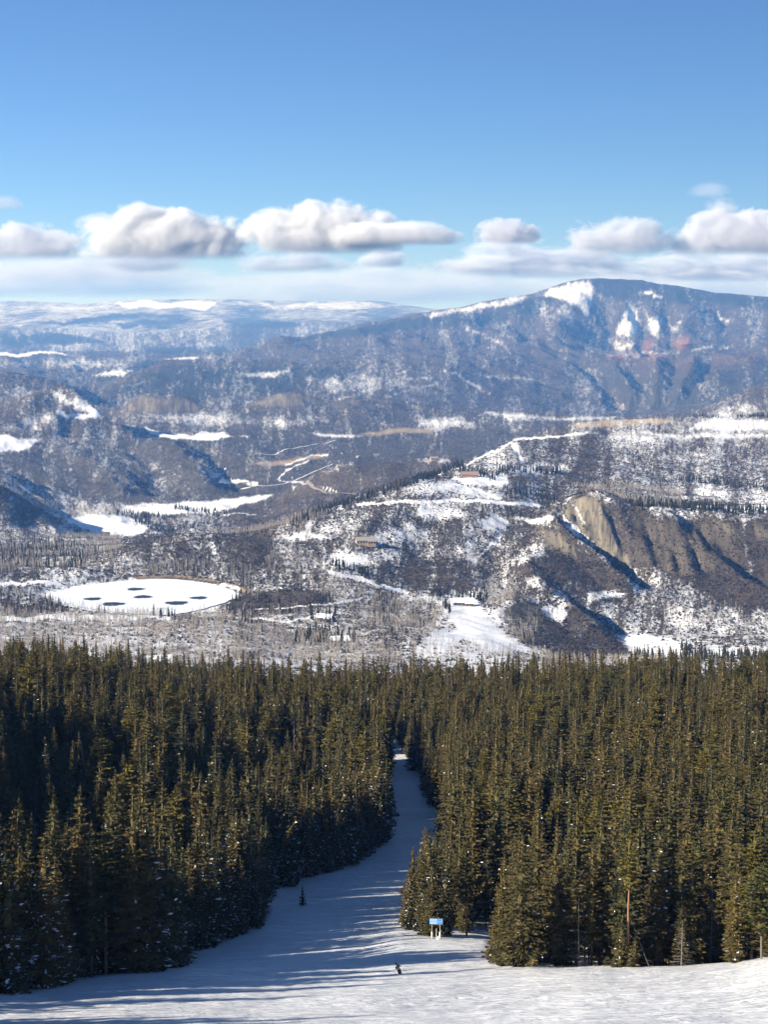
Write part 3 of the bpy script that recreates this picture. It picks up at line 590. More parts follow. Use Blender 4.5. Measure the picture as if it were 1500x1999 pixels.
def tube_mesh(P, rad, sides=6):
    P = np.asarray(P, float); V = []; F = []
    for i, p in enumerate(P):
        d = P[min(i + 1, len(P) - 1)] - P[max(i - 1, 0)]; d = d / (np.linalg.norm(d) + 1e-9)
        a = np.cross(d, [0, 0, 1] if abs(d[2]) < .9 else [1, 0, 0]); a /= np.linalg.norm(a); b = np.cross(d, a)
        for k in range(sides):
            th = 2 * math.pi * k / sides; V.append(p + rad[i] * (math.cos(th) * a + math.sin(th) * b))
    for i in range(len(P) - 1):
        for k in range(sides):
            k2 = (k + 1) % sides; F.append((i * sides + k, i * sides + k2, (i + 1) * sides + k2, (i + 1) * sides + k))
    return np.array(V), np.array(F)

def join(parts):
    V = []; F = []; M = []; o = 0
    for v, f, mi in parts:
        V.append(v); F.append(np.asarray(f) + o); M.append(np.full(len(f), mi)); o += len(v)
    return np.vstack(V), np.vstack(F), np.concatenate(M)

def crown(seed, Ht, Rm, base=.08, nb=200, shape=.8, spray=.50, droop=.25, snow=.004, gap=.3, lean=.0, top_round=0.0):
    """needle sprays set along whorled branches; returns V, F, material index (0 needles, 1 snow, 2 bare twig)"""
    g = np.random.default_rng(seed)
    t = np.sort(1 - (1 - base) * g.random(nb) ** .82)      # more branches low down
    t = base + (t - t.min()) / (t.max() - t.min()) * (1 - base)
    wh = np.round(t * Ht / .62) * .62 / Ht                 # branches gather in whorls
    t = np.clip(t + (wh - t) * .72, base, 1)
    az = g.random(nb) * 2 * np.pi
    prof = (1 - t) ** shape
    if top_round: prof = np.maximum(prof, 0) * (1 - top_round) + top_round * np.sqrt(np.clip(1 - ((t - .62) / .40) ** 2, 0, 1))
    low = sstep(base - .01, base + .10, t)
    clump = 1 + gap * 1.6 * pn(t * 9 + seed, az * 1.1 + np.sin(az) * 2, seed) + gap * .9 * pn(t * 26, az * 2.5, seed + 3)
    L = Rm * prof * clump * (.55 + .45 * low) * g.uniform(.75, 1.12, nb) + .10
    z0 = t * Ht
    ns = np.clip((L * 13).astype(int), 5, 30)
    b = np.repeat(np.arange(nb), ns); n = len(b)
    s = g.random(n) ** .7 * .95 + .05
    l = L[b] * s
    dr = droop * (1.2 - t[b]) * (1 + .5 * g.normal(0, 1, nb)[b])
    fan = g.uniform(-1, 1, n) * (.12 + .34 * np.sin(np.pi * np.clip(s, 0, 1) ** .8)) * np.minimum(L[b], 1.6)
    ca, sa = np.cos(az[b]), np.sin(az[b])
    cx = ca * l - sa * fan; cy = sa * l + ca * fan
    cz = z0[b] - dr * l + .26 * l * l / np.maximum(L[b], .3) * (1.0 if droop > 0 else .5) - .10 * np.abs(fan)
    off = g.normal(0, 1, (n, 3)) * np.array([.05, .05, .055])
    C = np.stack([cx, cy, cz], -1) + off
    bd = np.stack([ca, sa, -dr + .4 * s], -1)
    side = np.stack([-sa, ca, 0 * s], -1)
    U = bd + side * np.sign(fan)[:, None] * g.uniform(.2, 1.1, (n, 1)) + g.normal(0, .22, (n, 3)); U[:, 2] -= .15
    U /= np.linalg.norm(U, axis=1, keepdims=True)
    up = np.array([0, 0, .8]) + g.normal(0, .6, (n, 3)) + .8 * bd
    W = np.cross(up, U); W /= np.linalg.norm(W, axis=1, keepdims=True) + 1e-9
    ln = spray * g.uniform(.6, 1.25, (n, 1)) * (.65 + .35 * prof[b])[:, None]; wd = ln * g.uniform(.34, .55, (n, 1))
    V = np.stack([C - U * ln * .5, C + W * wd * .5 + U * ln * .08, C + U * ln * .55, C - W * wd * .5 + U * ln * .08], 1)
    F = np.arange(n * 4).reshape(n, 4)
    mi = np.where(g.random(n) < snow * (1.5 - t[b]), 1, 0)
    # leader
    k = 10; zz = Ht * (1 - .0) + np.linspace(-.7, .35, k); a2 = g.random(k) * 6.28
    u2 = np.stack([np.cos(a2) * .12, np.sin(a2) * .12, 0 * a2], -1)
    c2 = np.stack([0 * zz, 0 * zz, zz], -1)
    V2 = np.stack([c2 - u2 * .4, c2 + [0, 0, -.1] - u2 * 1.2, c2 + [0, 0, .42], c2 + u2 * 1.2], 1)
    F2 = np.arange(k * 4).reshape(k, 4)
    # dark ragged inside of the crown
    zc = np.linspace(base * Ht + .2, Ht * .97, 26); pc = np.clip((1 - zc / Ht), 0, 1) ** shape * Rm * .26 + .03
    th = np.linspace(0, 2 * np.pi, 7)[:-1]
    rr = pc[:, None] * g.uniform(.4, 1.6, (26, 6))
    Vc = np.stack([np.cos(th)[None] * rr, np.sin(th)[None] * rr, zc[:, None] + g.normal(0, .12, (26, 6))], -1).reshape(-1, 3)
    Fc = np.array([(i * 6 + j, i * 6 + (j + 1) % 6, (i + 1) * 6 + (j + 1) % 6, (i + 1) * 6 + j) for i in range(25) for j in range(6)])
    Vv, Ff, Mm = join([(V.reshape(-1, 3), F, 0), (V2.reshape(-1, 3), F2, 0), (Vc, Fc, 0)])
    Mm[:n] = mi
    if lean: Vv[:, 0] += lean * (Vv[:, 2] / Ht) ** 2 * Ht
    return Vv, Ff, Mm

def trunk(Ht, r, seed, lean=0.0, n=6):
    g = np.random.default_rng(seed); z = np.linspace(-1.2, Ht * .985, n); t = np.clip(z / Ht, 0, 1)
    P = np.stack([lean * t * t * Ht + g.normal(0, .03, n), g.normal(0, .03, n), z], -1)
    return tube_mesh(P, r * (1 - t * .93) + .015)

def bare_branches(seed, Ht, Rm, base, top, nb, r=.03, up=.0):
    g = np.random.default_rng(seed); parts = []
    for i in range(nb):
        t = g.uniform(base, top); a = g.random() * 6.283; L = Rm * (1.1 - t) * g.uniform(.5, 1.15)
        p0 = np.array([0, 0, t * Ht]); d = np.array([math.cos(a), math.sin(a), up + g.normal(0, .12)])
        p1 = p0 + d * L * .6 + [0, 0, -.05 * L]; p2 = p0 + d * L + [0, 0, -.16 * L]
        v, f = tube_mesh([p0, p1, p2], [r, r * .7, r * .3], 3); parts.append((v, f, 0))
        for q in range(2):
            s = g.uniform(.4, .9); b0 = p0 + (p2 - p0) * s; dd = d + g.normal(0, .6, 3)
            v, f = tube_mesh([b0, b0 + dd * L * .28], [r * .5, r * .2], 3); parts.append((v, f, 0))
    return parts

# kind: name, height, crown radius, crown arguments
KINDS_ = [
 ('spruce', 21.0, 2.75, dict(base=.04, nb=290, shape=.80)), ('spruce', 24.0, 2.5, dict(base=.10, nb=300, shape=.72, gap=.4)), ('spruce', 18.5, 2.6, dict(base=.03, nb=260, shape=.88)),
 ('spruce', 22.0, 2.2, dict(base=.18, nb=260, shape=.64, gap=.5)), ('fir', 20.0, 1.75, dict(base=.05, nb=280, shape=.62, gap=.35)), ('fir', 16.0, 1.6, dict(base=.03, nb=230, shape=.72, snow=.02)),
 ('fir', 19.0, 1.45, dict(base=.14, nb=230, shape=.55, gap=.5)), ('pine', 21.0, 2.3, dict(base=.34, nb=210, shape=.6, droop=.05, gap=.45, top_round=.6, spray=.56, snow=.0)), ('pine', 19.0, 2.1, dict(base=.44, nb=180, shape=.6, droop=.0, gap=.5, top_round=.65, spray=.56, snow=.0)),
 ('spruce', 13.0, 2.0, dict(base=.02, nb=190, shape=.92, snow=.02)), ('fir', 23.0, 1.8, dict(base=.08, nb=300, shape=.5, gap=.4)),
 ('spruce', 18.0, 2.4, dict(base=.02, nb=260, shape=.8, snow=.055)), ('fir', 16.0, 1.6, dict(base=.02, nb=240, shape=.7, snow=.065)), ('snag', 17.0, 1.5, None)]
CROWN_ME, TRUNK_ME, BOTH_ME = [], [], []
for i, (kd, Ht, Rm, kw) in enumerate(KINDS_):
    if kd == 'snag':                                   # grey dead spruce, branches only
        v, f, mi = join([(*trunk(Ht, .16, 300 + i), 0)] + bare_branches(77, Ht, Rm * 1.2, .15, .97, 110, .04))
        bo = npmesh('snag', v, f); bo.materials.append(M_DEAD); BOTH_ME.append(bo); CROWN_ME.append(None); TRUNK_ME.append(None); continue
    v, f, mi = crown(100 + i, Ht, Rm, **kw); tv, tf = trunk(Ht, .17 if kd != 'pine' else .16, 300 + i)
    nm = M_PINE if kd == 'pine' else M_NEEDLE; bk = M_PINEBARK if kd == 'pine' else M_BARK
    c = npmesh('crown', v, f, mi); c.materials.append(nm); c.materials.append(M_SNOW)
    tr = npmesh('trunk', tv, tf, smooth=True); tr.materials.append(bk)
    bv, bf, bm_ = join([(v, f, 0), (tv, tf, 2)]); bm_[:len(mi)] = mi
    bo = npmesh(kd, bv, bf, bm_)
    for m in (nm, M_SNOW, bk): bo.materials.append(m)
    CROWN_ME.append(c); TRUNK_ME.append(tr); BOTH_ME.append(bo)

# --- where the trees of the forest stand
def scatter(x0, x1, y0, y1, step, jit=.42):
    xs = np.arange(x0, x1, step); ys = np.arange(y0, y1, step); a, b = np.meshgrid(xs, ys)
    a = a + (np.arange(len(ys)) % 2)[:, None] * step / 2
    a = a.ravel() + rng.uniform(-jit, jit, a.size) * step; b = b.ravel() + rng.uniform(-jit, jit, b.size) * step
    return a, b
tx, ty = scatter(-330, 330, 150, 1010, 5.0, .48)
_ex, _ey = scatter(-90, 20, 225, 660, 2.9, .45); _es = in_run(_ex, _ey); _ep, _ = project(_ex, _ey, ground(_ex, _ey)); _ok = (_es < -2) & (_es > -17) & (_ep < 772)
_fx, _fy = scatter(-150, 10, 270, 620, 4.6, .48); _fk = (in_run(_fx, _fy) < -8) & (project(_fx, _fy, ground(_fx, _fy))[0] < 760)
NEXTRA = int(_fk.sum()); tx = np.concatenate([tx, _ex[_ok], _fx[_fk]]); ty = np.concatenate([ty, _ey[_ok], _fy[_fk]])
xt_ = np.arange(len(tx)) >= len(tx) - NEXTRA
sd = in_run(tx, ty); az_ = np.arctan2(tx, ty); dd_ = np.hypot(tx, ty)
dense = np.interp(dd_, [200, 500, 900, 1010], [1.0, .9, .78, .5]) * np.clip(.85 + .5 * fbm(tx / 45, ty / 45, 2, 7), .35, 1)
ok = ((sd < -1.6) | ((tx < -64) & (ty < 226) & (ty > 150) & (tx > -125) & (tx < -.36 * ty))) & (rng.random(len(tx)) < dense) & ((np.abs(az_) < R(13.8)) | ((az_ < 0) & (az_ > R(-31.5)) & (dd_ < 620)))
ok &= (dd_ > 222) | (tx < -64)
tx, ty, sd, dd_, az_, xt_ = [q[ok] for q in (tx, ty, sd, dd_, az_, xt_)]
tz = ground(tx, ty)
nT = len(tx)
pick = rng.random(nT); tk = np.zeros(nT, int)
probs = np.array([.17, .15, .12, .12, .10, .07, .07, .06, .05, .03, .06]); cum = np.cumsum(probs / probs.sum())
tk = np.searchsorted(cum, pick).clip(0, 10)
px_, _py = project(tx, ty, tz)
edge_ = (sd > -13) & (rng.random(nT) < np.where(px_ < 780, .7, 0)) & (dd_ < 620)
_front = (px_ > 770) & (sd > -7) & np.isin(tk, (1, 3, 6, 7, 8, 10)); tk[_front] = np.where(rng.random(nT) < .5, 0, 2)[_front]
tk[edge_] = 11 + (rng.random(nT) < .45)[edge_]
KEEP = np.ones(nT, bool)
HT = np.array([k[1] for k in KINDS_])[tk]; RDm = np.array([k[2] for k in KINDS_])[tk]
size = np.interp(dd_, [220, 420, 700, 950], [1.0, 1.0, 1.02, 1.0]) * np.clip(np.exp(rng.normal(0, .2, nT)), .6, 1.27)
size *= np.where(rng.random(nT) < .13, rng.uniform(.35, .7, nT), 1)
wide = rng.uniform(1.12, 1.62, nT)
left_ = px_ < 770
SNAG = (rng.random(nT) < .028) & (sd < -6)
tk[SNAG] = 13
size *= np.where((rng.random(nT) < np.where(left_, np.where((dd_ > 275) & (dd_ < 600), .55, .30), .16)), rng.uniform(.42, .68, nT), 1.0)
size = np.where(xt_, rng.uniform(.40, .58, nT), size)
# trees of the clump by the sign stay low enough to show the bend of the run
cap = (1602 + 70 * rng.random(nT)); low_ = (px_ > 775) & (px_ < 874) & (_py > 1628) & (_py < 1850)
_hpx = FPX / dd_; size = np.where(low_, np.minimum(size, np.maximum(_py - cap, 30) / _hpx / np.array([k[1] for k in KINDS_])[tk]), size)
# ------------------------------------------------------------------ single trees, bushes, sign and person near the run
def clear(x, y, r, front=0.0, halfw=1.6):
    """no forest tree within r metres, nor in a strip towards the open slope in front"""
    d = np.hypot(tx - x, ty - y); k = d < r
    if front:
        n = math.hypot(x, y); ux, uy = x / n, y / n; a = (tx - x) * ux + (ty - y) * uy; b = np.abs((tx - x) * uy - (ty - y) * ux)
        k |= (a < 0) & (a > -front) & (b < halfw)
    KEEP[k] = False
def clear_sun(x, y, a0, a1, halfw):
    u = np.array([SUN.x, SUN.y]); u /= np.linalg.norm(u); a = (tx - x) * u[0] + (ty - y) * u[1]; b = np.abs((tx - x) * u[1] - (ty - y) * u[0])
    KEEP[(a > a0) & (a < a1) & (b < halfw)] = False
def spot(px, py, back=0.0, dmin=150):
    p = hit(px, py, dmin, 1100); n = math.hypot(p.x, p.y); x, y = p.x * (n + back) / n, p.y * (n + back) / n
    return x, y, float(ground(x, y))
def single_tree(name, px, py, Ht, Rm, label, cat='tree', back=0.0, needle=M_NEEDLE, bark=M_BARK, r=.16, lean=0.0, seed=1, front=0.0, rad=2.6, **kw):
    x, y, z = spot(px, py, back); clear(x, y, rad, front)
    o = empty(name, (x, y, z - .1)); Ht *= 1.0; v, f, mi = crown(seed, Ht, Rm, lean=lean, **kw); c = link('crown', npmesh('crown', v, f, mi), o, [needle, M_SNOW])
    tv, tf = trunk(Ht, r, seed, lean, 9); link('trunk', npmesh('trunk', tv, tf, smooth=True), o, [bark])
    return tag(o, label, cat)
def dead_tree(name, px, py, Ht, Rm, label, nb, back=0.0, lean=0.0, seed=1, r=.13, base=.1, top=.95, front=0.0, rad=2.0, mat=M_DEAD, br=.03):
    x, y, z = spot(px, py, back); clear(x, y, rad, front)
    o = empty(name, (x, y, z - .1)); tv, tf = trunk(Ht, r, seed, lean, 9)
    if 0 < nb <= 20:
        tv, tf, _m = join([(tv, tf, 0)] + bare_branches(seed, Ht, Rm, base, top, nb, br))
    link('trunk', npmesh('trunk', tv, tf), o, [mat])
    if nb > 20:
        pv, pf, _m = join([(v if v.shape[0] else v, np.asarray(f), 0) for v, f, _ in bare_branches(seed, Ht, Rm, base, top, nb, br)])
        if lean: pv[:, 0] += lean * (np.clip(pv[:, 2], 0, Ht) / Ht) ** 2 * Ht
        link('branches', npmesh('branches', pv, pf), o, [mat])
    return tag(o, label, 'tree')
single_tree('spruce_tree', 978, 1886, 14.5, 2.5, 'full-skirted spruce at the corner where the right forest meets the snow', back=3.5, seed=41, base=.01, nb=230, shape=.85)
single_tree('pine_tree', 1226, 1887, 19.5, 1.5, 'tall pine with a bare orange trunk at the right forest front', back=1.6, needle=M_PINE, bark=M_PINEBARK, r=.21, seed=43, front=12, rad=3.2, base=.58, nb=90, shape=.5, droop=.02, gap=.6, top_round=.6, spray=.55, snow=0)
single_tree('spruce_tree', 1213, 1887, 6.5, 1.6, 'short spruce in front of the left side of the orange-trunked pine', back=.6, seed=71, base=.02, nb=120, shape=.85, rad=1)
single_tree('fir_tree', 1240, 1887, 4.2, 1.1, 'small fir at the foot of the orange-trunked pine', back=.4, seed=72, base=.02, nb=90, shape=.85, rad=1)
dead_tree('dead_tree', 1129, 1887, 10.5, 2.2, 'dead grey tree with a pale bare stem and drooping twigs at the forest front', 46, back=2.8, r=.09, seed=44, base=.05, top=.55, front=8)
dead_tree('dead_tree', 1331, 1886, 7.0, 2.0, 'small bare grey conifer at the snow edge right of the orange trunk', 60, back=2.0, seed=45, base=.04, top=.97, front=8, br=.035)
_lt = dead_tree('dead_tree', 1268, 1886, 12.5, 1.0, 'slanting dead trunk leaning against trees beside the orange pine', 4, back=4.5, r=.055, seed=46, base=.5, top=.9, front=9); _lt.rotation_euler = (0, -.36, 0)
single_tree('pine_tree', 1487, 1874, 13.5, 2.5, 'yellow-green round-crowned pine at the right edge of the picture', back=2.5, needle=M_PINE, bark=M_DEAD, seed=47, front=9, base=.26, nb=210, shape=.5, droop=.0, gap=.35, top_round=.85, spray=.6, snow=0)
single_tree('pine_tree', 911, 1828, 17.5, 2.0, 'pine with a bare tan stem right of the blue sign', back=1.5, needle=M_NEEDLE, bark=M_PINEBARK, r=.2, seed=48, front=10, base=.34, nb=190, shape=.6, droop=.08, gap=.4, top_round=.3)
single_tree('spruce_tree', 591, 1768, 3.9, .85, 'small lone spruce standing on the shaded snow of the run', r=.06, seed=49, base=.03, nb=90, shape=.75, spray=.32, snow=.03)
single_tree('pine_tree', 536, 1735, 14.5, 1.35, 'pine leaning to the right with a golden top at the left edge of the run', back=2, needle=M_PINE, bark=M_DEAD, r=.15, lean=.30, seed=50, base=.62, nb=120, shape=.6, droop=.1, gap=.3, snow=0)
single_tree('spruce_tree', 800, 1815, 11.5, 2.1, 'snow-dusted spruce at the run-side corner of the clump by the sign', back=2, seed=51, base=.01, nb=200, shape=.85, snow=.05)
single_tree('spruce_tree', 826, 1826, 15.5, 2.0, 'snow-dusted tall spruce directly behind the left end of the blue sign', back=3, seed=52, base=.02, nb=250, shape=.75, snow=.04)
single_tree('spruce_tree', 872, 1829, 17.5, 1.9, 'dark spruce directly behind the right end of the blue sign', back=3.5, seed=53, base=.03, nb=250, shape=.7, snow=.05)
single_tree('spruce_tree', 846, 1829, 18.0, 1.7, 'slim spruce rising behind the middle of the blue sign', back=6, seed=54, base=.03, nb=250, shape=.65, snow=.06)
single_tree('pine_tree', 397, 1595, 20, 2.6, 'bright yellow-green bushy tree amid the dark left forest', needle=M_PINE, seed=55, base=.25, nb=240, shape=.6, droop=.05, top_round=.4, snow=0)
dead_tree('dead_tree', 612, 1590, 19.0, .9, 'bare grey snag standing in the left forest near the run', 10, seed=56, base=.5, top=.98)
dead_tree('dead_tree', 526, 1600, 19.5, .9, 'thin bare grey snag amid the dark left forest', 8, seed=57, base=.45, top=.95)
dead_tree('dead_tree', 415, 1790, 18.0, .9, 'pale bare snag near the front of the left forest', 12, seed=58, base=.4, top=.97)
def bush(px, py, Rm, Ht, n, mat, label, seed, back=0.0):
    x, y, z = spot(px, py, back); clear(x, y, Rm * .8); g = np.random.default_rng(seed); parts = []
    for i in range(n):
        a = g.random() * 6.283; q = g.random() ** .5; p0 = np.array([math.cos(a) * .3 * q, math.sin(a) * .3 * q, -.2]); e = np.array([math.cos(a) * Rm * q, math.sin(a) * Rm * q, Ht * (1.05 - .5 * q * q) * g.uniform(.7, 1.1)])
        md = (p0 + e) / 2 + g.normal(0, .12, 3) + [0, 0, .15]; parts.append((*tube_mesh([p0, md, e], [.03, .02, .008], 3), 0))
        for k in range(4):
            s = g.uniform(.4, .95); b = p0 + (e - p0) * s; parts.append((*tube_mesh([b, b + (e - p0) * .3 + g.normal(0, .25, 3)], [.013, .006], 3), 0))
    v, f, m = join(parts); o = link('bush', npmesh('bush', v, f), mats=[mat]); o.location = (x, y, z); tag(o, label, 'bush')
M_WILLOW = plain('willow_twigs', (.26, .12, .085), .9, .1, .3, 3)
bush(797, 1755, 2.4, 3.2, 130, M_WILLOW, 'reddish leafless bush at the run edge beside the clump of spruces', 61)
bush(503, 1805, 3.0, 5.0, 150, M_TWIG, 'big grey leafless bush in shade at the left edge of the run', 62)

for _p, _h in (((1226, 1887), 3.0), ((911, 1828), 2.2), ((1129, 1887), 1.5), ((1331, 1886), 1.5)):
    _x, _y, _z = spot(*_p, 2.0); clear_sun(_x, _y, 0, 11, _h)
_x, _y, _z = spot(768, 1478); clear_sun(_x, _y, 0, 75, 8)
# trail sign
def box(bm, c, s, rot=None):
    r = bmesh.ops.create_cube(bm, size=1.0); 
    for v in r['verts']: v.co = Vector((c[0] + v.co.x * s[0], c[1] + v.co.y * s[1], c[2] + v.co.z * s[2]))
    return r['verts']
def bmo(name, bm, mats, parent=None, bevel=0.0):
    if bevel: bmesh.ops.bevel(bm, geom=bm.edges[:], offset=bevel, segments=2, affect='EDGES')
    me = bpy.data.meshes.new(name); bm.normal_update(); bm.to_mesh(me); bm.free(); return link(name, me, parent, mats)
M_BLUE = plain('sign_blue', (.06, .26, .72), .45, .4, .06); M_WHITE = plain('sign_white', (.80, .83, .86), .5, .4, .05); M_PALE = plain('sign_pale_blue', (.30, .50, .85), .5, .4, .05); M_POST = plain('weathered_post', (.40, .36, .28), .85, .2, .2); M_PAD = plain('post_padding', (.66, .64, .58), .8, .2, .08)
sx_, sy_, sz_ = spot(851.5, 1832); clear(sx_, sy_, 2.5, 14, 2.5)
sg = empty('trail_sign', (sx_, sy_, sz_), R(-4)); tag(sg, 'blue and white two-board trail sign on two padded posts at the snow edge', 'sign')
for k, dx in enumerate((-.69, .69)):
    bm = bmesh.new(); box(bm, (dx, 0, 1.6), (.11, .11, 3.6)); p = bmo('post', bm, [M_POST], sg, .02)
    bm = bmesh.new(); bmesh.ops.create_cone(bm, cap_ends=True, segments=16, radius1=.17, radius2=.15, depth=1.35, matrix=Matrix.Translation((dx, 0, .56))); q = bmo('pad', bm, [M_PAD], p)
for zc, seed in ((3.36, 1), (2.86, 2)):
    bm = bmesh.new(); box(bm, (0, -.12, zc), (2.26, .06, .46)); b_ = bmo('board', bm, [M_BLUE], sg, .012)
    bm = bmesh.new(); box(bm, (0, -.153, zc + .215), (2.2, .004, .02)); box(bm, (0, -.153, zc - .215), (2.2, .004, .02)); box(bm, (1.09, -.153, zc), (.02, .004, .40)); bmo('border', bm, [M_WHITE], b_)
    bm = bmesh.new(); box(bm, (-.42, -.154, zc), (1.2, .005, .36)); bmo('panel', bm, [M_PALE], b_)
x, y, z = spot(852.5, 1831, .8); bm = bmesh.new(); bmesh.ops.create_cone(bm, cap_ends=True, segments=8, radius1=.05, radius2=.045, depth=1.9, matrix=Matrix.Translation((0, 0, .7))); o = bmo('marker_stake', bm, [M_PAD]); o.location = (x, y, z); tag(o, 'thin pale stake standing in the snow between the sign posts', 'stake')
x, y, z = spot(855.3, 1833, -.3); bm = bmesh.new(); bmesh.ops.create_icosphere(bm, subdivisions=3, radius=1)
for v in bm.verts:
    k = 1 + .25 * float(pn(np.array([v.co.x * 2 + 3]), np.array([v.co.z * 2 + v.co.y]), 4)[0]); v.co = Vector((v.co.x * .26 * k, v.co.y * .24 * k, .12 + v.co.z * .42 * k))
for f in bm.faces: f.smooth = True
o = bmo('snow_lump', bm, [M_SNOW]); o.location = (x, y, z); tag(o, 'white lump of snow at the foot of the right sign post', 'snow lump')

# the snowboarder
M_SKIN = plain('skin', (.55, .36, .27), .6, .3, .05); M_JACKET = plain('grey_jacket', (.16, .15, .15), .8, .2, .15, 6); M_TROUS = plain('black_trousers', (.012, .012, .016), .8, .2, .2, 6); M_HELM = plain('dark_helmet', (.02, .02, .025), .35, .5, .1)
def skin_obj(name, joints, edges, mat, parent, root=0, sub=2):
    bm = bmesh.new(); sl = bm.verts.layers.skin.verify(); vs = []
    for i, (c, r) in enumerate(joints):
        v = bm.verts.new(c); v[sl].radius = (r, r); v[sl].use_root = (i == root); vs.append(v)
    for a, b in edges: bm.edges.new((vs[a], vs[b]))
    me = bpy.data.meshes.new(name); bm.to_mesh(me); bm.free(); o = link(name, me, parent, [mat])
    md = o.modifiers.new('skin', 'SKIN'); md.use_smooth_shade = True
    sd_ = o.modifiers.new('sub', 'SUBSURF'); sd_.levels = sub; sd_.render_levels = sub; return o
gx, gy, gz = spot(781, 1901)
pr = empty('person', (gx, gy, gz + .03), 0.0); tag(pr, 'person in grey jacket and black trousers leaning over while riding the sunlit snow', 'person')
J = dict(pel=(-.16, 0, .74), sp=(-.24, -.02, .98), ch=(-.36, -.02, 1.18), nk=(-.47, 0, 1.33), hd=(-.56, -.0, 1.45), lk=(-.20, -.22, .44), la=(-.06, -.30, .09), lt=(.05, -.24, .05), rk=(.02, .20, .43), ra=(.16, .27, .09), rt=(.25, .20, .05),
         ls=(-.38, -.20, 1.25), le=(-.56, -.36, 1.02), lw=(-.42, -.50, .86), rs=(-.36, .18, 1.25), re=(-.12, .34, 1.06), rw=(.10, .40, .98))
jn = list(J); ix = {k: i for i, k in enumerate(jn)}
RR = dict(pel=.135, sp=.125, ch=.14, nk=.06, hd=.09, lk=.075, la=.05, lt=.045, rk=.075, ra=.05, rt=.045, ls=.07, le=.05, lw=.035, rs=.07, re=.05, rw=.035)
EE = [('pel', 'sp'), ('sp', 'ch'), ('ch', 'nk'), ('nk', 'hd'), ('pel', 'lk'), ('lk', 'la'), ('la', 'lt'), ('pel', 'rk'), ('rk', 'ra'), ('ra', 'rt'), ('ch', 'ls'), ('ls', 'le'), ('le', 'lw'), ('ch', 'rs'), ('rs', 're'), ('re', 'rw')]
skin_obj('body', [(J[k], RR[k]) for k in jn], [(ix[a], ix[b]) for a, b in EE], M_SKIN, pr)
def subset(keys, edges, grow, name, mat, root=0):
    k2 = {k: i for i, k in enumerate(keys)}; skin_obj(name, [(J[k], RR[k] + grow) for k in keys], [(k2[a], k2[b]) for a, b in edges], mat, pr, root)
subset(['pel', 'sp', 'ch', 'ls', 'le', 'lw', 'rs', 're', 'rw'], [('pel', 'sp'), ('sp', 'ch'), ('ch', 'ls'), ('ls', 'le'), ('le', 'lw'), ('ch', 'rs'), ('rs', 're'), ('re', 'rw')], .075, 'jacket', M_JACKET)
subset(['pel', 'lk', 'la', 'rk', 'ra'], [('pel', 'lk'), ('lk', 'la'), ('pel', 'rk'), ('rk', 'ra')], .065, 'trousers', M_TROUS)
for a, b in (('la', 'lt'), ('ra', 'rt')): subset([a, b], [(a, b)], .05, 'boot', M_TROUS)
def hand(w, e, name):
    w = np.array(J[w]); d = w - np.array(J[e]); d /= np.linalg.norm(d); s = np.cross(d, [0, 0, 1]); s /= np.linalg.norm(s); u = np.cross(s, d)
    jo = [(tuple(w), .042), (tuple(w + d * .09), .045)]; ed_ = [(0, 1)]
    for k, (off, ln) in enumerate(((-.036, .075), (-.012, .088), (.012, .082), (.036, .065))):
        i = len(jo); jo += [(tuple(w + d * (.10 + ln * .5) + s * off), .013), (tuple(w + d * (.10 + ln * .85) + s * off - u * .03), .011)]; ed_ += [(1, i), (i, i + 1)]
    i = len(jo); jo += [(tuple(w + d * .05 + s * .06), .015), (tuple(w + d * .10 + s * .085), .013)]; ed_ += [(0, i), (i, i + 1)]
    skin_obj(name, jo, ed_, M_TROUS, pr, 0, 1)
hand('lw', 'le', 'glove'); hand('rw', 're', 'glove')
bm = bmesh.new(); bmesh.ops.create_uvsphere(bm, u_segments=20, v_segments=14, radius=1)
for v in bm.verts: v.co = Vector((J['hd'][0] - .02 + v.co.x * .16, J['hd'][1] + v.co.y * .15, J['hd'][2] + .045 + max(v.co.z, -.8) * .16))
for f in bm.faces: f.smooth = True
hl = bmo('helmet', bm, [M_HELM], pr)
bm = bmesh.new(); box(bm, (J['hd'][0] + .02, J['hd'][1] + .115, J['hd'][2] + .01), (.15, .04, .08)); bmo('goggles', bm, [M_HELM], pr, .015)
bm = bmesh.new(); n_ = 24; L_, W_ = .78, .13; top = []
for k in range(n_):
    a = 2 * math.pi * k / n_; c, s = math.cos(a), math.sin(a); xx = L_ * math.copysign(abs(c) ** .6, c); top.append((W_ * math.copysign(abs(s) ** .7, s) * (1 - .15 * math.cos(xx / L_ * 3.1)), xx, .0 + max(0, abs(xx) - .58) ** 2 * 2.2))
va = [bm.verts.new(p) for p in top]; vb = [bm.verts.new((p[0], p[1], p[2] - .02)) for p in top]; bm.faces.new(va); bm.faces.new(vb[::-1])
for k in range(n_): bm.faces.new((va[k], vb[k], vb[(k + 1) % n_], va[(k + 1) % n_]))
sb = bmo('snowboard', bm, [M_HELM]); sb.location = (gx + .09, gy, gz + .075); sb.rotation_euler = (R(-9), R(14), R(4)); tag(sb, 'short dark board under the feet of the leaning rider', 'snowboard')

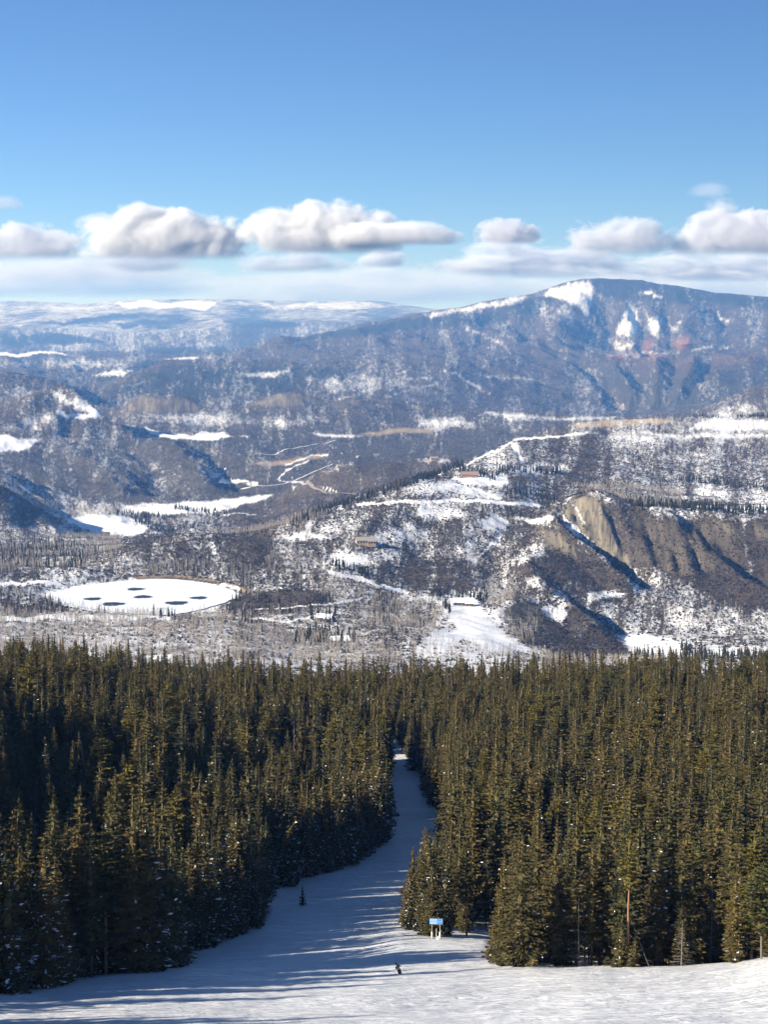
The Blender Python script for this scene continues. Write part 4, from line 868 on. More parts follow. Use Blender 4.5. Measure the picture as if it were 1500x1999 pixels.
# ------------------------------------------------------------------ houses in the valley
M_ROOFSNOW = plain('roof_snow', (.82, .84, .88), .7, .2, .04, .2); M_GLASS = plain('window_glass', (.03, .035, .045), .15, .5, .1); M_TRIM = plain('dark_trim', (.06, .045, .035), .7, .2, .2)
def house(px, py, wpx, wall, roof, label, rz=0.0, dmin=1400, hgt=5.5, wings=1, pitch=.42, aspect=.55, name='house', dmax=43000):
    p = hit(px, py, dmin, dmax); d = math.hypot(p.x, p.y); w = wpx / FPX * d; dp = min(max(w * aspect, 6), 15)
    o = empty(name, (p.x, p.y, p.z), -math.atan2(p.x, p.y) + rz); tag(o, label, 'house', 'houses in the valley')
    M_W = plain('house_wall', wall, .85, .15, .15, .5); M_R = M_ROOFSNOW if roof == 'snow' else plain('house_roof', roof, .8, .2, .2, .5)
    xs = [(0, w * .5, dp * .5, hgt)] if wings == 1 else [(-w * .2, w * .30, dp * .5, hgt), (w * .29, w * .21, dp * .62, hgt * .8)]
    bw = bmesh.new(); br_ = bmesh.new()
    for cx_, hw, hd, hh in xs:
        rh = hd * pitch * 1.6; V_ = [(cx_ - hw, -hd, -4), (cx_ + hw, -hd, -4), (cx_ + hw, hd, -4), (cx_ - hw, hd, -4), (cx_ - hw, -hd, hh), (cx_ + hw, -hd, hh), (cx_ + hw, hd, hh), (cx_ - hw, hd, hh), (cx_ - hw, 0, hh + rh), (cx_ + hw, 0, hh + rh)]
        b = [bw.verts.new(q) for q in V_]
        for f in ((0, 1, 5, 4), (2, 3, 7, 6), (1, 2, 6, 9, 5), (3, 0, 4, 8, 7)): bw.faces.new([b[i] for i in f])
        e = .8; th = .55
        for sg_ in (-1, 1):
            q = [(cx_ - hw - e, sg_ * (hd + e), hh - e * rh / hd + .05), (cx_ + hw + e, sg_ * (hd + e), hh - e * rh / hd + .05), (cx_ + hw + e, 0, hh + rh + .05), (cx_ - hw - e, 0, hh + rh + .05)]
            lo_ = [br_.verts.new(c) for c in q]; hi_ = [br_.verts.new((c[0], c[1], c[2] + th)) for c in q]
            br_.faces.new(hi_); br_.faces.new(lo_[::-1])
            for i in range(4): br_.faces.new((lo_[i], lo_[(i + 1) % 4], hi_[(i + 1) % 4], hi_[i]))
    bmo('wall', bw, [M_W], o); bmesh.ops.recalc_face_normals(br_, faces=br_.faces[:]); rf = bmo('roof', br_, [M_R], o)
    cx_, hw, hd, hh = xs[0]; bm = bmesh.new(); box(bm, (cx_ + hw * .4, hd * .2, hh + hd * pitch * 1.6 + .6), (1.2, 1.2, 3)); bmo('chimney', bm, [M_TRIM], rf)
    for cx_, hw, hd, hh in xs:
        n = max(2, int(hw * 2 / 4.5))
        for i in range(n):
            wx_ = cx_ - hw + (i + .5) * 2 * hw / n; fr = None
            bm = bmesh.new(); box(bm, (wx_, -hd - .06, hh * .52), (min(2.4, 1.5 * hw / n), .12, 2.0)); fr = bmo('window', bm, [M_TRIM], o)
            bm = bmesh.new(); box(bm, (wx_, -hd - .13, hh * .52), (min(2.1, 1.3 * hw / n), .05, 1.7)); bmo('pane', bm, [M_GLASS], fr)
    return o
house(714, 1062, 38, (.40, .31, .20), (.30, .27, .23), 'large tan house with two wings on the snowy slope above the aspens', .15, wings=2, hgt=7, dmin=2600)
house(905, 1182, 40, (.17, .12, .085), 'snow', 'long brown lodge under a snowy roof at the head of the white meadow', .05, wings=2, hgt=6, dmin=2200)
house(634, 1212, 30, (.07, .06, .055), 'snow', 'dark chalet with a snowy roof beside conifers in the lower aspens', -.3, wings=2, dmin=1800)
house(664, 1254, 34, (.24, .24, .21), 'snow', 'low pale house with a snowy roof nearest the forest top', .25, wings=2, dmin=1500, hgt=4)
house(206, 1046, 17, (.11, .05, .04), (.10, .08, .075), 'small dark red barn at the near edge of the white meadow', .1, dmin=4300)
house(917, 931, 32, (.33, .22, .16), (.28, .20, .16), 'long reddish tan building on the ridge above the bright field', .1, wings=2, dmin=3600, hgt=6)
house(1066, 919, 30, (.09, .075, .07), (.08, .075, .075), 'dark-roofed house among conifers on the ridge field', -.2, wings=2, dmin=3600)
house(848, 898, 15, (.42, .35, .25), (.30, .25, .2), 'small tan building on the far side of the brown hill', .2, dmin=4600)
house(310, 1301, 50, (.09, .08, .075), 'snow', 'snow-roofed chalet showing just above the left treetops', .2, wings=2, dmin=1250, hgt=6)
house(176, 1290, 17, (.10, .08, .07), 'snow', 'snowy roof peeping between treetops near the left edge', -.2, dmin=1250)
house(264, 1288, 20, (.10, .08, .07), 'snow', 'small snowy roof left of the chalet above the treetops', .3, dmin=1250)
for px, py, w_, lb in ((735, 890, 15, 'pale house rightmost in the valley-floor hamlet'), (700, 893, 14, 'pale house in the middle of the valley-floor hamlet'), (668, 886, 13, 'pale house leftmost in the valley-floor hamlet'), (480, 943, 16, 'small house on a snow patch below the dark slope'), (455, 936, 12, 'tiny house at the bend of the white track below the dark slope')):
    house(px, py, w_ * .7, (.30, .26, .22), 'snow' if px in (700, 480) else (.2, .17, .15), lb, px * 1.3 % 1.5, dmin=5000, hgt=4)
# --- which trees show largest: paint silhouettes front to back on a coarse grid
bx, by = project(tx, ty, tz); hx, hy = project(tx, ty, tz + HT * size)
pw = FPX * RDm * size * wide / dd_ / 4.0
order = np.argsort(dd_); grid = np.full((500, 375), -1, np.int32); vis = np.zeros(nT)
for i in order:
    r0, r1 = hy[i] / 4, min(by[i] / 4, 1889 / 4 if bx[i] > 955 else by[i] / 4); a = max(int(r0), 0); z = min(int(r1), 499)
    cxx = bx[i] / 4
    if z < a or cxx < -12 or cxx > 387: continue
    cnt = 0
    for r in range(a, z + 1):
        w = pw[i] * (.2 + .8 * min(1, (r - r0 + .5) / max(r1 - r0, 1) * 1.15))
        c0 = max(int(round(cxx - w)), 0); c1 = min(int(round(cxx + w)) + 1, 375)
        if c1 > c0:
            row = grid[r, c0:c1]; m = row < 0; k = int(m.sum())
            if k: row[m] = i; cnt += k
    vis[i] = cnt * KEEP[i] * (tk[i] != 13)
show = np.argsort(-vis)[:262]
is_thing = np.zeros(nT, bool); is_thing[show] = True

def conifer(k, x, y, z, s, w, rz, label, group, cat=None):
    o = empty({'spruce': 'spruce_tree', 'fir': 'fir_tree', 'pine': 'pine_tree'}[KINDS_[k][0]], (x, y, z), rz)
    o.scale = (s * w, s * w, s)
    c = link('crown', CROWN_ME[k], o); link('trunk', TRUNK_ME[k], o)
    tag(o, label, cat or 'tree', group); return o

DESC = {'spruce': 'full-skirted conical', 'fir': 'slim spire-shaped', 'pine': 'bushy bare-stemmed'}
def forest_label(i):
    kd = KINDS_[tk[i]][0]; d = dd_[i]; left = bx[i] < np.interp(by[i], [1450, 1640, 1890], [765, 800, 650])
    h = HT[tk[i]] * size[i]
    sz = 'tall' if h > 22 else ('short' if h < 15 else 'middling')
    side = 'shaded forest left of the run' if left else 'sunlit forest right of the run'
    e = -sd[i]
    where = 'at the snow edge of the ' if e < 6 else ('just inside the ' if e < 16 else ('amid the ' if d < 480 else 'far down in the '))
    return f"{sz} {DESC[kd]} {kd} {where}{side}", ('conifers in the forest left of the ski run' if left else 'conifers in the forest right of the ski run')
for i in show:
    lb, gr = forest_label(i)
    conifer(int(tk[i]), tx[i], ty[i], tz[i] - .15, size[i], wide[i], rng.uniform(0, 6.28), lb, gr)

# --- the rest of the forest: one mass, instanced on points
def instanced(name, P, rot, scl, vi, meshes, label, cat):
    me = bpy.data.meshes.new(name); P = np.asarray(P, np.float32)
    me.vertices.add(len(P)); me.vertices.foreach_set('co', P.ravel())
    a = me.attributes.new('rz', 'FLOAT', 'POINT'); a.data.foreach_set('value', np.asarray(rot, np.float32))
    a = me.attributes.new('scl', 'FLOAT_VECTOR', 'POINT'); a.data.foreach_set('vector', np.asarray(scl, np.float32).ravel())
    a = me.attributes.new('vi', 'INT', 'POINT'); a.data.foreach_set('value', np.asarray(vi, np.int32))
    me.update()
    o = link(name, me); tag(o, label, cat, kind='stuff')
    ng = bpy.data.node_groups.new(name, 'GeometryNodeTree')
    ng.interface.new_socket('Geometry', in_out='INPUT', socket_type='NodeSocketGeometry')
    ng.interface.new_socket('Geometry', in_out='OUTPUT', socket_type='NodeSocketGeometry')
    N_ = ng.nodes.new; L_ = ng.links.new
    gi, go = N_('NodeGroupInput'), N_('NodeGroupOutput')
    iop = N_('GeometryNodeInstanceOnPoints'); jn = N_('GeometryNodeJoinGeometry')
    infos = []
    for m in meshes:
        src = bpy.data.objects.new(m.name, m)
        oi = N_('GeometryNodeObjectInfo'); oi.inputs['Object'].default_value = src; oi.inputs['As Instance'].default_value = True
        infos.append(oi)
    for oi in reversed(infos): L_(oi.outputs['Geometry'], jn.inputs[0])
    def na(nm, ty):
        nd = N_('GeometryNodeInputNamedAttribute'); nd.data_type = ty; nd.inputs['Name'].default_value = nm
        return [s for s in nd.outputs if s.enabled and s.name == 'Attribute'][0]
    cr = N_('ShaderNodeCombineXYZ'); L_(na('rz', 'FLOAT'), cr.inputs[2])
    L_(gi.outputs[0], iop.inputs['Points']); L_(jn.outputs[0], iop.inputs['Instance'])
    iop.inputs['Pick Instance'].default_value = True
    L_(na('vi', 'INT'), iop.inputs['Instance Index']); L_(cr.outputs[0], iop.inputs['Rotation']); L_(na('scl', 'FLOAT_VECTOR'), iop.inputs['Scale'])
    L_(iop.outputs[0], go.inputs[0])
    md = o.modifiers.new('trees', 'NODES'); md.node_group = ng
    return o
q = ~is_thing & KEEP
instanced('conifer_forest', np.stack([tx, ty, tz - .15], -1)[q], rng.uniform(0, 6.28, q.sum()), np.stack([size * wide, size * wide, size], -1)[q], tk[q], BOTH_ME,
          'dense mass of dark conifers filling both sides of the ski run', 'forest')
print('TREES', nT, 'visible', int((vis > 0).sum()), 'vis262', np.sort(vis)[::-1][[50, 150, 261]])

# ------------------------------------------------------------------ light, sky, air
def lamp():
    l = bpy.data.lights.new('sun', 'SUN'); l.energy = 5.0; l.angle = R(.5); l.color = (1.0, .925, .80)
    o = bpy.data.objects.new('sun', l); COL.objects.link(o); o.rotation_euler = SUN.to_track_quat('Z', 'Y').to_euler()
lamp()
W = bpy.data.worlds.new('World'); SC.world = W; W.use_nodes = True
t = NT(W.node_tree); wo = t.n('ShaderNodeOutputWorld'); bg = t.n('ShaderNodeBackground')
sky = t.n('ShaderNodeTexSky', sky_type='NISHITA'); sky.sun_disc = False
sky.sun_elevation = SUN_EL; sky.sun_rotation = -math.atan2(SUN.x, SUN.y)
sky.altitude = 3200; sky.air_density = 1.0; sky.dust_density = 0.0; sky.ozone_density = 7.0
t.l(sky.outputs[0], bg.inputs[0]); bg.inputs[1].default_value = .061; t.l(bg.outputs[0], wo.inputs[0])

def haze():
    bm = bmesh.new(); bmesh.ops.create_cube(bm, size=1.0)
    lo = (-26000, -400, float(H.min()) - 6); hi = (26000, 46500, 260)
    for v in bm.verts: v.co = [lo[k] + (v.co[k] + .5) * (hi[k] - lo[k]) for k in range(3)]
    me = bpy.data.meshes.new('haze'); bm.to_mesh(me); bm.free()
    m, t, out = material('haze')
    v = t.n('ShaderNodeVolumePrincipled'); v.inputs['Color'].default_value = (.17, .43, 1.0, 1); v.inputs['Absorption Color'].default_value = (1, 1, 1, 1)
    v.inputs['Density'].default_value = HAZE; v.inputs['Anisotropy'].default_value = .1
    t.l(v.outputs[0], out.inputs['Volume'])
    o = link('haze', me, mats=[m]); tag(o, 'thin blue air between the near forest and far hills', 'haze', kind='stuff')
HAZE = 3.2e-5
haze()

# ------------------------------------------------------------------ render settings
SC.view_settings.view_transform = 'Standard'; SC.view_settings.look = 'None'; SC.view_settings.gamma = 1; SC.view_settings.use_curve_mapping = False
SC.view_settings.exposure = 1.08
cy = SC.cycles
cy.max_bounces = 6; cy.diffuse_bounces = 3; cy.glossy_bounces = 2; cy.transmission_bounces = 2; cy.volume_bounces = 2; cy.transparent_max_bounces = 8
cy.caustics_reflective = False; cy.caustics_refractive = False
cy.use_denoising = True; cy.denoiser = 'OPENIMAGEDENOISE'; cy.use_adaptive_sampling = True; cy.adaptive_threshold = .006
SC.render.use_persistent_data = False
# ------------------------------------------------------------------ far trees and scrub on the hills, seen as masses
def tris(V): V = np.array(V, float); return V.reshape(-1, 3), np.arange(len(V.reshape(-1, 3))).reshape(-1, 3)
def bare_aspen(seed, Ht=13.0):
    g = np.random.default_rng(seed); T = []
    for a in (0, 1.57):
        w = np.array([math.cos(a), math.sin(a), 0]) * .17
        T += [-w, w, np.array([0, 0, Ht])]
    for i in range(26):
        z = g.uniform(.32, .95) * Ht; a = g.random() * 6.283; L = (1.06 - z / Ht) * g.uniform(2.2, 4.2) + .6
        d = np.array([math.cos(a) * .55, math.sin(a) * .55, 1.0]) + g.normal(0, .12, 3); d /= np.linalg.norm(d)
        p = np.array([0, 0, z]); w = np.cross(d, [math.sin(a), -math.cos(a), g.normal()]); w = w / np.linalg.norm(w) * .085
        T += [p - w, p + w, p + d * L]
        for q in range(2):
            s = g.uniform(.3, .8); p2 = p + d * L * s; d2 = d + g.normal(0, .5, 3); T += [p2 - w * .7, p2 + w * .7, p2 + d2 * L * .5]
    return tris(T)
def small_conifer(seed, Ht=12.0, Rm=1.9):
    g = np.random.default_rng(seed); T = []
    for i in range(120):
        t = g.random() ** 1.1; a = g.random() * 6.283; r = Rm * (1 - t) ** .8 * g.uniform(.55, 1.1) + .12
        p = np.array([0, 0, t * Ht + .25]); e = np.array([math.cos(a) * r, math.sin(a) * r, -.3 * r])
        w = np.array([-math.sin(a), math.cos(a), g.normal(0, .4)]) * (.25 + r * .34)
        T += [p + e - w, p + e + w, p + [0, 0, .9]]
    return tris(T)
def scrub(seed):
    g = np.random.default_rng(seed); T = []
    for i in range(26):
        a = g.random() * 6.283; r = g.uniform(.1, 1.5); p = np.array([math.cos(a) * r, math.sin(a) * r, 0]); h = g.uniform(.9, 2.3) * (1.15 - r / 2.2)
        w = np.array([math.cos(a + 1.57), math.sin(a + 1.57), 0]) * g.uniform(.2, .5); o = np.array([g.normal(0, .3), g.normal(0, .3), h])
        T += [p - w, p + w, p + o]
    return tris(T)
def vm(name, c1, c2):
    m, t, out = material(name); oi = t.n('ShaderNodeObjectInfo')
    principled(t, out, t.mix(oi.outputs['Random'], c1, c2), .9, .05); return m
M_ASPEN = vm('aspen_bark', (.28, .25, .215), (.46, .41, .35))
M_FARCON = vm('far_needles', (.018, .022, .014), (.045, .042, .022))
M_SCRUB = vm('oak_scrub', (.036, .030, .026), (.105, .084, .068))
def protos(fn, n, name, mat):
    out = []
    for i in range(n):
        v, f = fn(700 + i); me = npmesh(name, v, f); me.materials.append(mat); out.append(me)
    return out
def sample(n, d0, d1, power=2.0):
    az = rng.uniform(R(-12.6), R(12.6), n); u = rng.random(n); d = (d0 ** power + u * (d1 ** power - d0 ** power)) ** (1 / power)
    x, y = np.sin(az) * d, np.cos(az) * d; z = ground(x, y); px, py = project(x, y, z); return x, y, z, px, py, d
def dens(px, py, d, areas):
    v = np.zeros(len(px))
    for a in areas:
        P = np.array(a[0], float); w = a[2] if len(a) > 2 and a[2] else 0; d0, d1 = a[3] if len(a) > 3 else (0, 1e9); pad = 8 + w
        s = (px > P[:, 0].min() - pad) & (px < P[:, 0].max() + pad) & (py > P[:, 1].min() - pad) & (py < P[:, 1].max() + pad) & (d > d0) & (d < d1)
        if not s.any(): continue
        m = (1 - sstep(w * .6, w * 1.2, line_d(px[s], py[s], P))) if w else sstep(-6, 6, poly_sd(px[s], py[s], P))
        v[s] = np.maximum(v[s], m * a[1])
    return v
ASPEN_AT = [
 ([(-40, 1212), (330, 1213), (480, 1225), (620, 1245), (760, 1262), (800, 1310), (-40, 1312)], .8), ([(520, 1050), (580, 1070), (680, 1130), (780, 1172), (860, 1200), (860, 1250), (740, 1240), (600, 1150), (520, 1110)], .7),
 ([(765, 1165), (860, 1175), (872, 1226), (840, 1235), (760, 1222)], 1.0), ([(945, 1135), (1012, 1128), (1006, 1180), (988, 1222), (950, 1185)], 1.0), ([(988, 1218), (1050, 1215), (1042, 1262), (985, 1242)], .9),
 ([(425, 1002), (640, 1006), (600, 1042), (415, 1042)], .95, 0, (2900, 5000)), ([(-40, 1035), (120, 1040), (235, 1048), (240, 1112), (-40, 1125)], .6), ([(-40, 1138), (110, 1165), (210, 1190), (350, 1203), (340, 1212), (-40, 1204)], .45),
 ([(1130, 950), (1200, 945), (1330, 962), (1330, 996), (1140, 975)], .7), ([(200, 1098), (470, 1102), (540, 1150), (500, 1175), (450, 1135), (230, 1128)], .55), ([(1120, 818), (1290, 815), (1290, 826), (1120, 830)], .6),
 ([(120, 980), (300, 988), (300, 1008), (140, 1008)], .7), ([(1290, 1180), (1520, 1195), (1520, 1250), (1300, 1240)], .25), ([(380, 1198), (640, 1190), (680, 1310), (360, 1300)], .45), ([(640, 1180), (780, 1180), (820, 1262), (640, 1250)], .3),
 ([(60, 950), (130, 985), (100, 1010), (20, 960)], .5), ([(800, 1255), (1100, 1285), (1500, 1300), (1500, 1330), (800, 1330)], .35)]
CON_AT = [
 ([(230, 1002), (300, 1010), (345, 1012)], .9, 5), ([(268, 1016), (300, 1030), (335, 1038)], .9, 6), ([(345, 992), (420, 1000)], .8, 4), ([(560, 1030), (610, 1008), (700, 978), (830, 934), (900, 908)], .9, 5, (2900, 4700)), ([(360, 1008), (440, 1004), (400, 1022), (320, 1042)], .4, 4),
 ([(-40, 1058), (120, 1058), (200, 1080), (160, 1108), (-40, 1105)], .35), ([(606, 1196), (650, 1202), (640, 1216), (608, 1212)], .8), ([(560, 1232), (600, 1225), (700, 1240), (680, 1262), (575, 1258)], .35), ([(430, 1195), (485, 1205), (470, 1225)], .5, 6), ([(606, 1088), (680, 1110), (745, 1135)], .5, 6),
 ([(850, 1160), (950, 1172)], .6, 4), ([(868, 1180), (876, 1195)], .9, 4), ([(1228, 984), (1330, 993), (1520, 1003)], .9, 5), ([(1330, 936), (1420, 945), (1520, 960)], .9, 4), ([(975, 917), (1100, 924)], .7, 4), ([(895, 912), (950, 935), (990, 925)], .5, 7), ([(1175, 815), (1300, 814), (1520, 812)], .8, 2),
 ([(1335, 1272), (1372, 1282)], .9, 6), ([(1240, 1285), (1380, 1290), (1520, 1285)], .35, 9), ([(-40, 1172), (120, 1180)], .35, 5), ([(180, 1192), (340, 1202)], .2, 5), ([(990, 962), (1085, 975)], .6, 4), ([(460, 1165), (560, 1200)], .12, 12), ([(680, 880), (760, 892)], .5, 4), ([(800, 930), (860, 925)], .6, 4)]
def build_mass(name, areas, n, d0, d1, per, protos_, hs, label, cat, power=2.0):
    x, y, z, px, py, d = sample(n, d0, d1, power)
    k = rng.random(n) < dens(px, py, d, areas) * per
    k &= (poly_sd(x, y, PWS) < -2)
    x, y, z, d = x[k], y[k], z[k], d[k]; m = len(x); s = rng.uniform(*hs, m)
    print(name, m)
    instanced(name, np.stack([x, y, z - .3], -1), rng.uniform(0, 6.28, m), np.stack([s * rng.uniform(.8, 1.25, m), s * rng.uniform(.8, 1.25, m), s], -1), rng.integers(0, len(protos_), m), protos_, label, cat)
build_mass('bare_aspen_woods', ASPEN_AT, 420000, 1250, 5600, .16, protos(bare_aspen, 6, 'bare_aspen', M_ASPEN), (.65, 1.25), 'pale leafless aspen woods on the valley slopes below the forest', 'woods', 1.3)
build_mass('distant_conifer_woods', CON_AT, 420000, 1600, 6600, .16, protos(small_conifer, 5, 'small_conifer', M_FARCON), (.6, 1.35), 'small dark conifers dotted along the valley ridges and meadows', 'woods', 1.3)
# scrub oak: grows where the snow cover is thin
x, y, z, px, py, d = sample(520000, 1500, 5200, 1.25)
fi = np.interp(np.arctan2(x, y), AZ, np.arange(NA)).round().astype(int); fj = np.interp(np.hypot(x, y), RD, np.arange(ND)).round().astype(int)
sn = A['snow'][fi, np.clip(fj - JF, 0, None)]; rk = A['rock'][fi, np.clip(fj - JF, 0, None)]
k = (rng.random(len(x)) < np.clip(.62 - sn * .8, .0, .5) * np.clip(.6 + .9 * fbm(x / 40, y / 40, 3, 55), 0, 1.2) * (1 - .9 * rk)) & (poly_sd(x, y, PWS) < -8) & (px > -30) & (px < 1530)
x, y, z = x[k], y[k], z[k]; m = len(x); s = rng.uniform(.7, 1.9, m); print('scrub', m)
instanced('oak_scrub', np.stack([x, y, z - .2], -1), rng.uniform(0, 6.28, m), np.stack([s, s, s * rng.uniform(.6, 1.0, m)], -1), rng.integers(0, 5, m), protos(scrub, 5, 'scrub', M_SCRUB), 'dark leafless oak scrub speckling the snowy hillsides', 'scrub')

# ------------------------------------------------------------------ reservoir ice with its open-water holes
M_ICE = plain('snowy_ice', (.78, .82, .88), .6, .3, .10, .045)
me = npmesh('pond', np.c_[PWS * 1.0, np.full(len(PWS), ZP)], np.array([[0, 1, 2]]))
bm = bmesh.new(); vs = [bm.verts.new((a, b, ZP)) for a, b in PWS]; bm.faces.new(vs); bm.normal_update()
me = bpy.data.meshes.new('frozen_reservoir'); bm.to_mesh(me); bm.free()
if me.polygons[0].normal.z < 0: me.flip_normals()
tag(link('frozen_reservoir', me, mats=[M_ICE]), kind='structure')
m_, t_, o_ = material('dark_open_water'); principled(t_, o_, (.03, .035, .042), .6, .2); M_WATER = m_
m_, t_, o_ = material('wet_ice'); principled(t_, o_, (.50, .56, .64), .6, .2); M_WET = m_
for hx_, hy_, hr, lb in ((265, 1150, 17, 'dark open-water hole farthest back in the reservoir ice'), (181, 1169, 17, 'dark open-water hole leftmost in the frozen reservoir'), (279, 1165, 18, 'dark open-water hole in the centre of the frozen reservoir'),
                         (221, 1179, 22, 'dark open-water hole near the front left of the frozen reservoir'), (345, 1177, 22, 'dark open-water hole at the front right, largest on the reservoir'), (388, 1167, 17, 'dark open-water hole rightmost in the frozen reservoir'), (318, 1188, 11, 'faint half-frozen hole nearest the reservoir front edge')):
    c = at_height(hx_, hy_, ZP); rr = hr / FPX * math.hypot(*c); th = np.linspace(0, 2 * math.pi, 40, endpoint=False)
    wob = 1 + .09 * np.sin(th * 3 + hx_) + .06 * np.sin(th * 7 + hy_) + .05 * np.sin(th * 11 + hx_)
    bm = bmesh.new(); f = bm.faces.new([bm.verts.new((c[0] + rr * w * math.cos(a), c[1] + rr * w * math.sin(a), ZP + .06)) for a, w in zip(th, wob)])
    me = bpy.data.meshes.new('water'); bm.to_mesh(me); bm.free()
    e = link('water_hole', me, mats=[M_WET if hr == 11 else M_WATER]); tag(e, lb, 'ice hole', 'open-water holes in the reservoir ice')
    bm = bmesh.new(); A_ = [bm.verts.new((c[0] + rr * w * 1.0 * math.cos(a), c[1] + rr * w * math.sin(a), ZP + .10)) for a, w in zip(th, wob)]; B_ = [bm.verts.new((c[0] + rr * (w + .10 + .05 * math.sin(5 * a)) * math.cos(a), c[1] + rr * (w + .10) * math.sin(a), ZP + .03)) for a, w in zip(th, wob)]
    for i in range(40): bm.faces.new((A_[i], A_[(i + 1) % 40], B_[(i + 1) % 40], B_[i]))
    me = bpy.data.meshes.new('rim'); bm.normal_update(); bm.to_mesh(me); bm.free(); link('rim', me, e, [M_WET])

# ------------------------------------------------------------------ roads draped on the land
M_ROAD = plain('gravel_road', (.20, .175, .15), .9, .1, .25, .2); M_SROAD = plain('packed_snow_road', (.55, .55, .56), .8, .1, .15, .2)
def road(pts, width, dmin, mat, lift=.5):
    P = np.array([list(hit(a, b, dmin))[:2] for a, b in pts]); Q = []
    for i in range(len(P) - 1):
        p0, p1, p2, p3 = P[max(i - 1, 0)], P[i], P[i + 1], P[min(i + 2, len(P) - 1)]
        for k in range(14):
            t = k / 14; Q.append(.5 * ((2 * p1) + (p2 - p0) * t + (2 * p0 - 5 * p1 + 4 * p2 - p3) * t * t + (3 * p1 - p0 - 3 * p2 + p3) * t ** 3))
    Q = np.array(Q + [P[-1]]); T = np.gradient(Q, axis=0); T /= np.linalg.norm(T, axis=1, keepdims=True) + 1e-9; Nn = np.stack([-T[:, 1], T[:, 0]], -1)
    rows = []
    for o in (-1, 0, 1):
        q = Q + Nn * width / 2 * o; rows.append(np.c_[q, ground(q[:, 0], q[:, 1]) + lift])
    V = np.stack(rows, 1).reshape(-1, 3); F = []
    for i in range(len(Q) - 1):
        for c in range(2): a = i * 3 + c; F.append((a, a + 3, a + 4, a + 1))
    tag(link('road', npmesh('road', V, F, smooth=True), mats=[mat]), kind='structure')
road([(478, 1160), (440, 1173), (395, 1185), (370, 1194), (368, 1203), (382, 1214), (384, 1222), (366, 1230), (330, 1238)], 7, 2000, M_ROAD)
road([(465, 888), (500, 887), (540, 887), (552, 880), (590, 872), (655, 860)], 9, 5600, M_SROAD, 1.0)
road([(470, 955), (530, 948), (590, 932), (650, 906)], 7, 5200, M_SROAD, 1.0)
road([(410, 931), (425, 925), (438, 921), (440, 914)], 8, 5200, M_SROAD, 1.0)
road([(600, 938), (612, 952), (650, 963), (700, 968)], 6, 4400, M_ROAD, .8)
# ------------------------------------------------------------------ clouds: real volumes beyond and above the air box
def cloud_mat(name, dens_, scale, amp_, seed, soft, flat_=False, grey=False):
    tint = (.84, .88, .96, 1) if flat_ else ((.90, .905, .945, 1) if grey else (.968, .972, .985, 1))
    m, t, out = material(name)
    tc = t.n('ShaderNodeTexCoord'); p = tc.outputs['Object']; geo = t.n('ShaderNodeNewGeometry')
    sx = t.n('ShaderNodeSeparateXYZ'); t.l(p, sx.inputs[0])
    q = t.n('ShaderNodeVectorMath', operation='SCALE'); t.l(geo.outputs['Position'], q.inputs[0]); q.inputs['Scale'].default_value = 1.0 / scale
    q2 = t.mapping(q.outputs[0], (.45, .45, 1.5) if flat_ else (.8, .8, 1.0), (0, 0, 0), (seed * 1.7, seed * .9, 0))
    n = t.noise(q2, 1.0, 8, .62, .3)
    ln = t.n('ShaderNodeVectorMath', operation='LENGTH'); t.l(p, ln.inputs[0])
    body = t.math('SUBTRACT', 1.0, ln.outputs['Value'])
    f = t.math('ADD', body, t.math('MULTIPLY', t.math('SUBTRACT', n, .56), amp_))
    base = t.ss(sx.outputs[2], -.33, .10)
    d = t.math('MULTIPLY', t.math('MULTIPLY', t.ss(f, .0, soft), base), dens_)
    edge = t.ss(ln.outputs['Value'], .99, .9); d = t.math('MULTIPLY', d, edge)
    v = t.n('ShaderNodeVolumePrincipled'); v.inputs['Color'].default_value = tint; v.inputs['Anisotropy'].default_value = 0
    t.l(d, v.inputs['Density']); t.l(v.outputs[0], out.inputs['Volume']); return m
def cloud(x0, x1, yt, yb, D, dens_, label, scale=800, amp_=1.25, soft=.30, depth=.24, flat_=False, grey=False, lobes=(), name='cloud'):
    cxp = (x0 + x1) / 2; a = world(cxp, yb, D); w = (x1 - x0) / 2 / FPX * D; h = (yb - yt) / FPX * D
    bm = bmesh.new(); bmesh.ops.create_icosphere(bm, subdivisions=4, radius=1.0)
    for v in bm.verts:
        if v.co.z < -.32: v.co.z = -.32
    me = bpy.data.meshes.new(name); bm.to_mesh(me); bm.free()
    m = cloud_mat(name, dens_, scale, amp_, x0 * .013 + yt * .1, soft, flat_, grey)
    o = link(name, me, mats=[m]); sz = h / 1.12
    o.location = (a[0], a[1], a[2] + .2 * sz); o.scale = (w * 1.12, max(w * depth, 500), sz * 1.12)
    tag(o, label, 'cloud', 'clouds along the horizon'); return o
cloud(130, 490, 405, 498, 54000, .0075, 'big white cumulus with a broad rounded top, left of the peaked one')
cloud(462, 800, 398, 487, 52500, .0075, 'white cumulus rising to a pointed peak, tallest of the row')
cloud(620, 905, 432, 476, 52000, 0.005, 'low white tail of cloud right of the peaked cumulus', soft=.3)
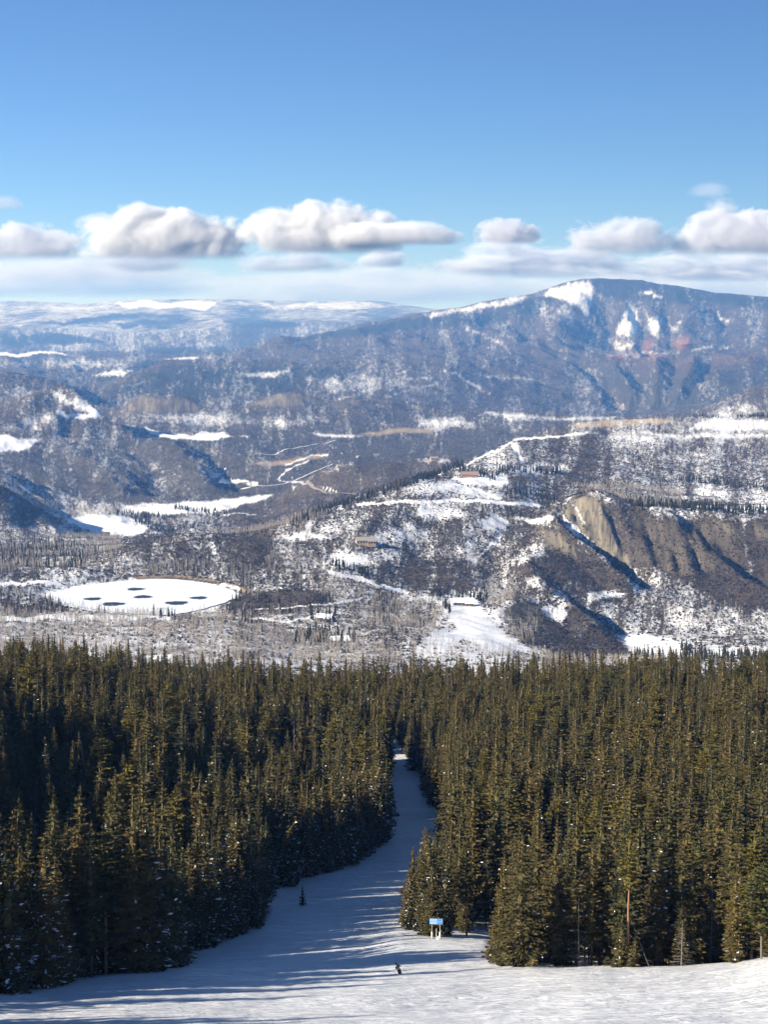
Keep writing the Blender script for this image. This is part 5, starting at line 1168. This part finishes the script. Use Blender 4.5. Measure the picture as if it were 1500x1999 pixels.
cloud(-120, 190, 440, 502, 56000, .0034, 'grey-lavender cloud at the left edge below a small wisp', grey=True, amp_=1.6, soft=.24)
cloud(920, 1060, 428, 474, 53000, .004, 'small grey cumulus alone in a gap of blue sky', grey=True, amp_=1.6, soft=.22, scale=500)
cloud(1095, 1310, 420, 492, 53500, .0036, 'domed grey cloud above the summit of the mountain', grey=True, amp_=1.6, soft=.22)
cloud(1300, 1620, 415, 492, 54500, .004, 'long pale cloud at the right edge over the mountain shoulder', grey=True, amp_=1.6, soft=.2)
cloud(1370, 1445, 384, 428, 52000, .002, 'ragged grey scrap of cloud below a thin wisp', soft=.6, scale=300)
cloud(1340, 1425, 354, 384, 52000, .0008, 'thin grey wisp highest at the right', soft=.6, scale=350, flat_=True)
cloud(-40, 52, 384, 408, 52000, .0013, 'small dark wisp at the left edge of the blue sky', soft=.5, scale=350, flat_=True)
cloud(150, 400, 488, 530, 57000, .004, 'flat grey cloud layer under the broad cumulus', soft=.6, amp_=2.2, flat_=True)
cloud(440, 700, 484, 528, 57500, .004, 'low ragged cloud under the peaked cumulus', soft=.6, amp_=2.2, flat_=True)
cloud(690, 800, 486, 520, 55000, .004, 'small low cloud between two patches of blue sky', soft=.4, flat_=True, scale=500)
cloud(800, 1330, 470, 538, 58000, .0036, 'long flat lavender cloud left of the mountain summit', soft=.6, amp_=2.2, flat_=True)
cloud(1150, 1700, 486, 546, 59000, .0036, 'flat grey cloud sheet directly above the mountain', soft=.6, amp_=2.2, flat_=True)
cloud(-300, 500, 500, 575, 61000, .0017, 'pale cloud bank low over the far mesa at the left', soft=.6, flat_=True, scale=1200, depth=.25)
cloud(300, 1100, 515, 590, 62500, .0017, 'pale cloud bank on the horizon left of the mountain', soft=.6, flat_=True, scale=1200, depth=.2)
cloud(900, 1800, 520, 590, 64000, .0017, 'pale cloud bank behind the mountain', soft=.6, flat_=True, scale=1200, depth=.2)
SC.cycles.volume_bounces = 20; SC.cycles.volume_step_rate = .3; SC.cycles.volume_max_steps = 512
